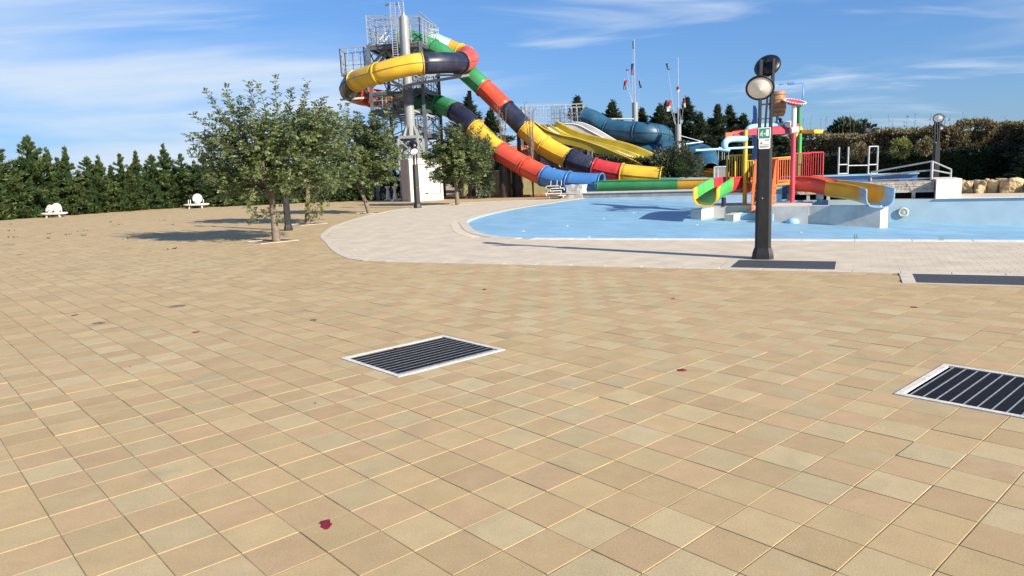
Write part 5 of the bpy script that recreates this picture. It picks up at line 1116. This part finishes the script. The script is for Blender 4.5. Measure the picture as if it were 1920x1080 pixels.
def rough_block(cs, z0, z1_, seed, material, name, parent, jit=.05, div=5):
    bm = bmesh.new(); vs_ = [bm.verts.new(vz(p, z0)) for p in cs] + [bm.verts.new(vz(p, z1_)) for p in cs]
    for f in ((3, 2, 1, 0), (4, 5, 6, 7), (0, 1, 5, 4), (1, 2, 6, 5), (2, 3, 7, 6), (3, 0, 4, 7)): bm.faces.new([vs_[i] for i in f])
    bmesh.ops.subdivide_edges(bm, edges=bm.edges[:], cuts=div, use_grid_fill=True); rg = random.Random(seed); c = sum((v.co for v in bm.verts), Vector()) / len(bm.verts)
    from mathutils import noise as mn
    for v in bm.verts:
        d_ = v.co - c; L_ = d_.length; v.co = c + d_ * (1 - .10 * max(0, (L_ / (max(x.co.__sub__(c).length for x in bm.verts[:8]) if False else 1)) - 9)); v.co += Vector((mn.noise(v.co * 3.1 + Vector((seed, 0, 0))), mn.noise(v.co * 3.1 + Vector((0, seed, 5))), mn.noise(v.co * 3.1 + Vector((9, 0, seed))))) * jit
    off = ORG[parent.name]
    for v in bm.verts: v.co -= off
    bmesh.ops.recalc_face_normals(bm, faces=bm.faces); me = bpy.data.meshes.new(name); bm.to_mesh(me); bm.free(); return link_mesh(name, me, material, parent)
rough_block([q0, q0 + dv, q0 + dv + nb, q0 + nb], .0, zt2, 3, M_white, 'block', t, .07)
t = thing('lounger_stack', G(1043, 373), 'jumbled stack of white plastic loungers at the end of the grey wall', 'loungers'); b = ORG[t.name]
rg = random.Random(12)
for k in range(5):
    z = .18 + k * .14; o_ = Vector((rg.uniform(-.25, .25), rg.uniform(-.1, .3), z)); mb = MB(); mb.box(b + o_, (1.1 - .12 * k, .6, .05), rg.uniform(-.3, .3), .015); sl = mb.build('lounger_bed', M_white if k % 2 == 0 else M_conc, t)
    mb = MB()
    for sx in (-.4, .4): mb.tube([b + o_ + Vector((sx, -.25, 0)), b + o_ + Vector((sx, -.28, -.13))], .025, 6)
    mb.build('leg', M_white, sl)
mb = MB()
for sx in (-.3, .05, .3): mb.tube([b + Vector((sx, 0, .74)), b + Vector((sx + .03, 0, 1.05))], .022, 6)
mb.build('upturned_legs', M_white, t)

# ================================================================== PLAY STRUCTURE IN THE SPLASH POOL
pk = thing('concrete_plinth', AB(-3, 30, -.5), 'pale concrete plinth carrying the play structure in the blue pool', 'plinth')
def abprism(poly, z0, z1_, name, material, parent):
    mb = MB(); mb.quadbox([AB(a, b, z0) for a, b in poly], [AB(a, b, z1_) for a, b in poly]); return mb.build(name, material, parent)
PT = -.02
abprism([(-5.35, 29.4), (-3.2, 29.4), (-3.2, 28.55), (-1.55, 28.40), (-1.55, 31.6), (-5.35, 31.6)], -1.1, PT, 'block', M_conc, pk)
abprism([(-1.549, 28.46), (.78, 27.95), (1.02, 28.24), (-1.549, 28.82)], -1.1, PT + .012, 'wing_wall', M_conc, pk)
abprism([(-5.75, 28.2), (-5.30, 28.0), (-5.10, 29.39), (-5.55, 29.39)], -1.1, PT - .05, 'end_wall', M_white, pk)
abprism([(-4.45, 28.0), (-4.10, 27.9), (-3.95, 29.15), (-4.30, 29.2)], -1.1, PT - .25, 'ramp_cheek', M_conc, pk)
p = G(1402, 412, -.5); p = G(1402, 412, pool_z(toAB(p)[0])); mb = MB(); mb.box(p + Vector((0, 0, .12)), (.75, .5, .28), -.4, .02); mb.build('footing', M_poolblue, pk)
p2 = G(1443, 415, -.52); mb = MB(); mb.box(p2 + Vector((0, .2, .12)), (.4, .5, .28), -.4, .02); mb.build('footing', M_poolblue, pk)
p = G(1486, 416, -.58); t = thing('spray_dome', p, 'small pale blue dome on the pool floor beside the concrete plinth', 'dome'); mb = MB(); mb.lathe(p - Vector((0, 0, .05)), [(.23, 0), (.225, .07), (.19, .13), (.12, .175), (.03, .195)], 20); mb.build('dome', mat('dome_blue', (.30, .50, .66), .5), t)
YP = 29.2
pg = thing('play_structure', vz(A(1440, 380, YP), PT), 'bright multicoloured water play structure with posts, railings and spouts', 'play structure')
def PB(name, color, pts, r_, parent=pg, n=12): mb = MB(); P_ = PP(pts); mb.tube(P_, r_, n); return mb.build(name, S[color] if isinstance(color, str) else color, parent)
def post(name, color, px, y0, y1, Y, r_):
    b = A(px, y0, Y); mb = MB(); z0 = PT; mb.tube([Vector((b.x, b.y, z0)), Vector((b.x, b.y, A(px, y1, Y).z))], r_, 14); return mb.build(name, S[color], pg)
post('post', 'yellow', 1397, 320, 244, YP - .2, .085); post('post', 'blue', 1414.5, 320, 198, YP + 1.6, .095)
post('post', 'pink', 1486.5, 320, 250, YP - .2, .095); post('post', 'bgreen', 1498, 320, 236, YP + 1.6, .085)
def seg(color, px, y0, y1, Y, r_):
    b = A(px, (y0 + y1) / 2, Y); mb = MB(); mb.tube([Vector((b.x, b.y, A(px, y0, Y).z)), Vector((b.x, b.y, A(px, y1, Y).z))], r_, 14); return mb.build('post_extension', S[color], pg)
seg('white', 1488.5, 244, 196, YP - .2, .095); seg('green', 1498.5, 236, 195, YP + 1.6, .095)
PB('post_cap', 'white', [(1483, 245, YP - .2), (1496, 243, YP - .2)], .13)
# red gutter roof
zR = A(1440, 250, YP).z
mb = MB(); gl, gr_ = A(1384, 248, YP + .6), A(1488, 246, YP + .6)
mb.quadbox([Vector((gl.x, YP - .1, zR - .02)), Vector((gr_.x, YP - .1, zR - .02)), Vector((gr_.x, YP + 1.4, zR - .02)), Vector((gl.x, YP + 1.4, zR - .02))], [Vector((gl.x, YP - .1, zR + .05)), Vector((gr_.x, YP - .1, zR + .05)), Vector((gr_.x, YP + 1.4, zR + .05)), Vector((gl.x, YP + 1.4, zR + .05))]); mb.build('roof_gutter', S['crimson'], pg)
mb = MB(); mb.quadbox([Vector((gl.x - .4, YP - .14, zR - .04)), Vector((gr_.x, YP - .14, zR - .04)), Vector((gr_.x, YP - .1, zR - .04)), Vector((gl.x - .4, YP - .1, zR - .04))], [Vector((gl.x - .4, YP + .06, zR + .14)), Vector((gr_.x, YP + .1, zR + .34)), Vector((gr_.x, YP + .14, zR + .34)), Vector((gl.x - .4, YP + .1, zR + .14))]); mb.build('roof_fascia', S['pink'], pg)
mb = MB(); mb.bar(A(1360, 254, YP), A(1400, 252, YP), .12, .22); mb.build('roof_end', S['orange'], pg)
# yellow side chute
mb = MB(); a, b = A(1495, 250, YP + .4), A(1535, 250, YP - .6)
d_ = (b - a).normalized(); x_ = Vector((d_.y, -d_.x, 0)); mb.quadbox([a - x_ * .2, a + x_ * .2, a + x_ * .26 + Vector((0, 0, .14)), a - x_ * .26 + Vector((0, 0, .14))], [b - x_ * .2, b + x_ * .2, b + x_ * .26 + Vector((0, 0, .14)), b - x_ * .26 + Vector((0, 0, .14))]); mb.build('side_chute', S['yellow'], pg)
PB('elbow', 'yellow', [(1489, 256, YP - .1), (1494, 247, YP), (1500, 242, YP + .3)], .11)
# pale blue pipes
P_ = PP([(1408, 252, YP + .3), (1402, 252, YP + .3), (1403, 243, YP + .3), (1412, 238.5, YP + .3), (1440, 237, YP + .3), (1476, 235.5, YP + .2)]); mb = MB(); mb.tube([catmull(P_, k * 5 / 40) for k in range(41)], .125, 14); mb.build('water_pipe', S['lblue'], pg)
PB('pipe_coupling', 'white', [(1473, 235.5, YP + .2), (1483, 235, YP + .1)], .18)
P_ = PP([(1398, 261, YP - .3), (1380, 260.5, YP - .6), (1366, 262, YP - .8), (1359.5, 268, YP - .9), (1358.5, 277, YP - .9)]); mb = MB(); mb.tube([catmull(P_, k * 4 / 40) for k in range(41)], .125, 14); sp_o = mb.build('spout_pipe', S['lblue'], pg)
PB('spinner_bar', 'lblue', [(1304, 282, YP - 1.1), (1412, 276, YP - .7)], .045); PB('spinner_plate', 'lblue', [(1347, 279, YP - .9), (1368, 282, YP - .9)], .075)
for x in (1347, 1354, 1358, 1366): PB('hanging_chain', M_zinc, [(x, 281, YP - .9), (x, 299, YP - .9)], .012, n=5)
# barrel
M_barrel = mat('barrel_brown', (.36, .17, .07), .6, .2, 5, .2, 30); bc = A(1458, 195, YP + .6); s_ = (YP + .6) / FPX
t = thing('tipping_barrel', bc, 'brown barrel shaped tipping bucket beside the red dish', 'barrel'); off = Vector((0, 0, -22 * s_))
prof = [(11.5, 0), (13, 5), (14.6, 14), (15, 22), (14.6, 30), (13.4, 40), (12.3, 44), (11.0, 44), (11.0, 41)]
nst = 18
for k in range(nst):   # staves
    a0, a1 = 2 * math.pi * k / nst + .012, 2 * math.pi * (k + 1) / nst - .012; rows = []
    for r_, z in prof[:7]: rows.append([bc + off + Vector((math.cos(a) * r_ * s_, math.sin(a) * r_ * s_, z * s_)) for a in (a0, (a0 + a1) / 2, a1)])
    rin = [[bc + off + Vector((math.cos(a) * (r_ - 1.2) * s_, math.sin(a) * (r_ - 1.2) * s_, z * s_)) for a in (a0, (a0 + a1) / 2, a1)] for r_, z in prof[:7]]
    mb = MB(); mb.ring_loft([o_ + i_[::-1] for o_, i_ in zip(rows, rin)], True, False); mb.build('stave', M_barrel, t)
for z, r_ in ((7, 13.7), (15, 15.0), (29, 15.0), (38, 14.0)): mb = MB(); mb.lathe(bc + off, [((r_ - .6) * s_, (z - 1.1) * s_), ((r_ + .15) * s_, (z - 1.0) * s_), ((r_ + .15) * s_, (z + 1.0) * s_), ((r_ - .6) * s_, (z + 1.1) * s_)], 24); mb.build('hoop', mat('barrel_hoop', (.24, .11, .05), .5, .2, 6), t)
mb = MB(); mb.lathe(bc + off, [(11 * s_, .01), (11 * s_, .04)], 18); mb.build('barrel_floor', M_barrel, t)
mb = MB(); mb.tube([bc + Vector((0, 0, -.5)), bc + Vector((0, 0, -.62)), Vector((bc.x + .05, bc.y, zR + .3)), Vector((bc.x + .05, bc.y, zR))], .05, 10); mb.build('barrel_post', S['blue'], t)
# red dish with white rim
dc = A(1490, 190, YP - .1); t = thing('red_dish', dc, 'shallow red dish with white scalloped rim on top of the white post', 'dish'); mb = MB(); R_ = .41
mb.disc(dc, Vector((.12, -.30, .9)), [(.05, -.16), (R_ * .6, -.13), (R_ * .95, -.03), (R_, .0), (R_ * .97, .015), (R_ * .6, -.08), (.05, -.11)], 30); mb.build('bowl', S['pink'], t)
nv = Vector((.12, -.30, .9)).normalized(); xv = nv.cross(Vector((0, 1, 0))).normalized(); yv = nv.cross(xv)
for k in range(24): an = k * 2 * math.pi / 24; c = dc + (xv * math.cos(an) + yv * math.sin(an)) * R_; mb = MB(); mb.box(c, (.075, .075, .05), an, .015); mb.build('rim_scallop', S['white'], t)
mb = MB(); mb.tube([dc + Vector((0, 0, -.15)), dc + Vector((0, .02, -.30))], [.10, .06], 10); mb.build('stem', S['crimson'], t)
# thin blue spray pipe
P_ = PP([(1501, 200, YP + 1.5), (1506, 196, YP + 1.5), (1506.5, 158, YP + 1.5), (1505, 156, YP + 1.5), (1462, 158.5, YP + 1.5), (1461, 161, YP + 1.5)]); mb = MB(); mb.tube(P_, .03, 7); mb.build('spray_pipe', S['blue'], pg); PB('spray_nozzle', 'blue', [(1477, 157, YP + 1.5), (1489, 156, YP + 1.5)], [.03, .06] and .05)
# decks and railings
zD = A(1440, 343, YP).z
c4 = [A(1366, 343, YP + .1), A(1486, 343, YP - .2), A(1540, 343, YP + 1.2), A(1410, 343, YP + 1.8)]
slab([vz(p, 0) for p in c4], zD, .1, pg, 'deck', S['ochre']); mb = MB()
for a, b in zip(c4, c4[1:] + c4[:1]): mb.bar(vz(a, zD - .02), vz(b, zD - .02), .07, .16)
mb.build('deck_edge', S['ochre'], pg)
def rail2(p0, p1, y_top, color, nb, name='railing', z0=None):
    a = A(*p0); b = A(*p1); za = z0 if z0 is not None else zD; zt2 = A(p0[0], y_top, p0[2]).z; mb = MB()
    for z in (za + .06, zt2): mb.tube([vz(a, z), vz(b, z)], .028, 7)
    for p in (a, b): mb.tube([vz(p, za - .05), vz(p, zt2)], .035, 8)
    rl = mb.build(name, S[color], pg); 
    for k in range(1, nb): q = a.lerp(b, k / nb); mb = MB(); mb.tube([vz(q, za + .06), vz(q, zt2)], .016, 6); mb.build('baluster', S[color], rl)
rail2((1363, 340, YP + .3), (1396, 340, YP - .1), 292, 'yellow', 7); rail2((1378, 340, YP + 1.3), (1412, 340, YP + 1.7), 291, 'yellow', 8); rail2((1398, 340, YP - .2), (1412, 340, YP - .3), 302, 'yellow', 3)
rail2((1458, 345, YP - .25), (1484, 345, YP - .2), 299, 'orange', 6); rail2((1488, 340, YP - .1), (1519, 340, YP + .3), 288, 'crimson', 8); rail2((1519, 340, YP + .3), (1542, 340, YP + .9), 286, 'crimson', 5); rail2((1446, 340, YP + 1.5), (1484, 340, YP + 1.5), 298, 'crimson', 9)
PB('grab_bar', 'yellow', [(1445, 298, YP + 1.6), (1482, 295, YP + 1.6)], .045); PB('yellow_bench', 'yellow', [(1462, 341, YP + .2), (1483, 341, YP + .2)], .06)
# orange stair with solid side rails
for x0, x1 in ((1417, 1410), (1456, 1446)):
    p0 = A(x0, 300, YP - .2); p1 = A(x0 - .5, 345, YP - .2); q = A(x1, 408, 27.8); mb = MB(); dv = Vector((.05, .02, 0))
    zf = pool_z(toAB(q)[0]); b1 = vz(q, zf); t1 = vz(q, zf + 1.0); P4 = [b1, t1, vz(p0, p0.z), vz(p0, zD - .05)]
    for a, b in ((P4[0], P4[1]), (P4[1], P4[2]), (P4[2], P4[3]), (P4[3], P4[0])): mb.bar(a, b, .06)
    sr_ = mb.build('stair_rail', S['orange'], pg)
    mb = MB(); c = [P4[0] + Vector((0, 0, .1)), P4[1] - Vector((0, 0, .06)), P4[2] - Vector((0, 0, .06)), P4[3] + Vector((0, 0, .1))]; mb.quadbox([p - dv * .2 for p in c], [p + dv * .2 for p in c]); mb.build('rail_panel', S['orange'], sr_)
a, b = A(1410, 408, 27.8), A(1416, 345, YP - .2); a2, b2 = A(1446, 408, 27.8), A(1455, 345, YP - .2); zf = pool_z(toAB(a)[0])
for k in range(7): f = (k + .5) / 7; p = a.lerp(b, f); q = a2.lerp(b2, f); mb = MB(); z = zf + (zD - zf) * f; mb.bar(vz(p, z), vz(q, z), .24, .05); mb.build('stair_tread', S['ochre'], pg)
# kids' slides
ks = thing('kids_slide', vz(A(1600, 380, 27), PT), 'red, yellow and pale blue open slide ending over the pale wing wall', 'kids slide')
trough(ks, PP([(1488, 359, YP + .3), (1520, 360, YP - .1), (1556, 368, YP - .6), (1596, 374, YP - 1.5), (1628, 381, YP - 2.5), (1642, 386, YP - 3.4), (1650, 389.5, YP - 4.4)]), .86, .60, [(0, 1.95, 'red'), (1.95, 4.35, 'yellow'), (4.35, 6, 'lblue')], 1.03)
p = A(1537, 365, YP - .2); mb = MB(); mb.tube([vz(p, p.z), vz(p, PT)], .1, 12); mb.build('support_leg', S['bgreen'], ks)
mb = MB(); mb.tube([vz(p, p.z + .1), vz(p, p.z - .18)], .14, 12); mb.build('leg_collar', S['lblue'], ks)
ks2 = thing('kids_slide', vz(A(1340, 390, 27.5), -.4), 'red, green and yellow curved open slide with mouth facing the paving', 'kids slide')
trough(ks2, PP([(1398, 362, YP + .4), (1376, 361, YP + .2), (1356, 364, YP - .5), (1340, 373, YP - 1.4), (1329, 381, YP - 2.3), (1322, 387, YP - 3.2)]), .82, .60, [(0, 2.0, 'crimson'), (2.0, 4.15, 'bgreen'), (4.15, 5, 'yellow')], 1.03)
p = A(1357, 375, YP - .6); mb = MB(); mb.tube([vz(p, p.z + .1), vz(p, PT - .02)], .09, 12); mb.build('support_leg', S['navy'], ks2)

# ================================================================== RIGHT SIDE: RAISED POOL, ROCKS, RAILINGS
M_stone = mat('cladding_stone', (.56, .49, .40), .9, .25, 7, .8, 40)
M_rock = mat('golden_boulder', (.54, .41, .235), .9, .35, 2.6, 1.0, 14, dirt=.6, dirtcol=(.22, .14, .07))
rw = thing('raised_pool_wall', AB(0, 32.4), 'stone clad wall of the raised pool with dark overflow openings', 'wall')
BW = 32.2
for k in range(7):
    a0 = -2.6 + k * .76; a1 = a0 + .76
    abprism([(a0, BW), (a0 + .12, BW), (a0 + .12, BW + .4), (a0, BW + .4)], .0, .24, 'opening_pier', M_conc, rw)
abprism([(-2.6, BW + .25), (2.72, BW + .25), (2.72, BW + .4), (-2.6, BW + .4)], .0, .24, 'opening_shade', M_dark, rw)  # black sheet, the shade inside the overflow openings given as colour
abprism([(-2.6, BW - .03), (2.72, BW - .03), (2.72, BW + .4), (-2.6, BW + .4)], .241, .285, 'slab', M_conc, rw)
abprism([(-2.6, BW + .06), (2.72, BW + .06), (2.72, BW + .4), (-2.6, BW + .4)], .286, .66, 'core', M_conc_grey, rw)
rg = random.Random(5)
for r_ in range(4):
    a = -2.6 + rg.uniform(0, .1); z0 = .287 + r_ * .093
    while a < 2.66:
        w_ = min(rg.uniform(.16, .4), 2.7 - a); j = rg.uniform(0, .03); abprism([(a, BW + .02 - j), (a + w_ - .012, BW + .015 - j * .6), (a + w_ - .012, BW + .07), (a, BW + .07)], z0, z0 + .082 + rg.uniform(-.006, .004), 'stone', M_stone, rw); a += w_
ped_ = thing('concrete_pedestal', AB(3.1, 32), 'white rendered end block of the raised pool beside the boulders', 'block')
abprism([(2.73, 31.75), (3.62, 32.35), (3.62, 34.5), (2.73, 34.5)], 0, .72, 'block', M_cream, ped_)
rp_ = thing('raised_pool', AB(0, 34), 'blue raised pool basin above the stone clad wall', 'pool')
abprism([(-2.9, BW + 1.2), (2.2, BW + 1.2), (2.2, BW + 1.5), (-2.9, BW + 1.5)], 0, .92, 'basin_wall', S['blue'], rp_); abprism([(-2.95, BW + 1.1), (2.25, BW + 1.1), (2.25, BW + 1.55), (-2.95, BW + 1.55)], .92, .98, 'rim', S['lblue'], rp_)
abprism([(-2.6, BW + .4), (2.72, BW + .4), (2.72, BW + 1.2), (-2.6, BW + 1.2)], .0, .655, 'walkway', M_conc, rp_)
# blue inlet piece
mb = MB()
for x0, x1 in ((1688, 1692), (1703, 1708)): mb.bar(A(x0, 343, 30.3), A(x1, 331, 30.6), .09)
mb.bar(A(1692, 331, 30.6), A(1704, 331, 30.6), .09); t = thing('blue_inlet', vz(A(1697, 343, 30.3), .66), 'small pale blue bent pipe inlet on the raised pool', 'inlet'); mb.build('pipe', S['lblue'], t)
# steel frames (ladders) behind
for i, (x0, x1, yt, top) in enumerate(((1572.5, 1590, 276, False), (1628.5, 1645, 275, True))):
    Y = 35.0; a, b = A(x0, 300, Y), A(x1, 300, Y); t = thing('pool_ladder', vz(a, 0), ['open topped steel ladder frame behind the blue basin', 'closed top steel ladder frame behind the blue basin'][i], 'ladder'); z0, z1_ = 0, A(x0, yt, Y).z
    for p in (a, b): mb = MB(); mb.tube([vz(p, z0), vz(p, z1_)], .045, 9); mb.build('upright', M_zinc, t)
    for yy in ([326, 309] + ([275] if top else [])): mb = MB(); z = A(x0, yy, Y).z; mb.tube([vz(a, z), vz(b, z)], .035, 8); mb.build('crossbar', M_zinc, t)
p, q = A(1590, 310.5, 35), A(1628, 310, 35); t = thing('steel_crossbar', p, 'thin steel bar linking the two ladder frames', 'bar'); mb = MB(); mb.tube([p, q], .03, 8); mb.build('bar', M_zinc, t)
# sloping hand railing
rl = thing('hand_railing', AB(1.5, 32.6, .66), 'galvanised triple bar railing rising along the stone clad wall', 'railing')
a, b, c = A(1632.5, 343, 29.9), A(1746, 341, 28.6), A(1782, 337, 29.6)
ta, tb, tc_ = A(1632.5, 323, 29.9), A(1746, 302.5, 28.6), A(1782, 317.5, 29.6)
for p, q, r_ in ((a, ta, .04), (b, tb, .055), (c, tc_, .04)): mb = MB(); mb.tube([vz(p, .66), vz(p, q.z)], r_, 9); mb.build('post', M_zinc, rl)
for f in (1.0, .55, .12):
    for (p, tp), (q, tq) in (((a, ta), (b, tb)), ((b, tb), (c, tc_))): mb = MB(); mb.tube([vz(p, .66 + (tp.z - .66) * f), vz(q, .66 + (tq.z - .66) * f)], .032, 8); mb.build('rail', M_zinc, rl)
# boulders
for i, (x0, x1, yt, lab) in enumerate(((1793, 1826, 338, 'square golden boulder next to the white end block'), (1829, 1874, 336.5, 'golden boulder with a vertical cleft, middle of its row'), (1877, 1925, 335, 'large flat topped golden boulder past the cleft one'), (1928, 1972, 336, 'rough golden boulder at the far end of the row'))):
    pc_ = G((x0 + x1) / 2, 362.5 - (x0 - 1793) * .012); Y = pc_.y; a, b = A(x0, 362, Y), A(x1, 362, Y - .3); t = thing('boulder', vz((a + b) / 2, 0), lab, 'boulder', None); bk = Vector((.35, .95, 0)) * .9; zt2 = A((x0 + x1) / 2, yt, Y).z
    bm = bmesh.new(); bmesh.ops.create_cube(bm, size=1); bmesh.ops.subdivide_edges(bm, edges=bm.edges[:], cuts=9, use_grid_fill=True)
    from mathutils import noise as mn
    W_ = (b - a).length * .97; ux = vz(b - a, 0).normalized(); uy = Vector((-ux.y, ux.x, 0))
    for v in bm.verts:
        u = v.co.copy() * 2; s8 = (abs(u.x) ** 8 + abs(u.y) ** 8 + abs(u.z) ** 8) ** (1 / 8); u = u / max(s8, .001) * max(abs(u.x), abs(u.y), abs(u.z)); w3 = Vector((u.x * W_ / 2, u.y * .5, u.z * zt2 * .56 + zt2 * .44)); nz = Vector((i * 7.3, 2.1, i * 1.7))
        dsp = mn.fractal(w3 * 2.2 + nz, 1.0, 2.0, 5) * .13; dsp += .05 * mn.turbulence(w3 * 3.3 + nz, 3, True) - .05 + .02 * (mn.cell(w3 * 4 + nz))
        if i == 1: dsp -= .14 * math.exp(-((w3.x - .02 + .05 * w3.z) / .05) ** 2)
        w3 += u.normalized() * dsp; v.co = ux * w3.x + uy * (w3.y + .5) + Vector((0, 0, max(w3.z, -.05)))
    me = bpy.data.meshes.new('boulder'); bm.to_mesh(me); bm.free(); link_mesh('rock', me, M_rock, t)
# pool light
p = A(1694, 398.5, 27.7); aw, bw_ = toAB(p); 
k_ = AB(aw, 31.66, p.z); t = thing('pool_light', k_, 'round white underwater light on the pale blue pool wall', 'pool light'); nv = AB(0, -1) - AB(0, 0)
mb = MB(); mb.disc(k_, nv, [(.19, 0), (.19, .035), (.15, .05), (.12, .05), (.115, .035)], 28); mb.build('bezel', M_white, t); mb = MB(); mb.disc(k_, nv, [(.115, .036), (.06, .045), (.01, .05)], 20); mb.build('lens', mat('light_lens', (.45, .47, .36), .3), t)
# mesh gate between the troughs and the play structure
t = thing('mesh_gate', vz(A(1350, 345, 40), .3), 'pale grey framed mesh gate behind the play structure', 'gate'); a, b = A(1339, 340, 40), A(1362, 340, 40); z0, z1_ = A(1339, 343, 40).z, A(1339, 313, 40).z; mb = MB()
for p in (a, b, a.lerp(b, .3)): mb.bar(vz(p, 0), vz(p, z1_), .06)
for z in (z0, z1_): mb.bar(vz(a, z), vz(b, z), .06)
mb.build('frame', M_zinc, t); mb = MB()
for k in range(26): q = a.lerp(b, k / 25); mb.bar(vz(q, z0), vz(q, z1_), .012)
mb.build('mesh_bars', M_zinc, t)
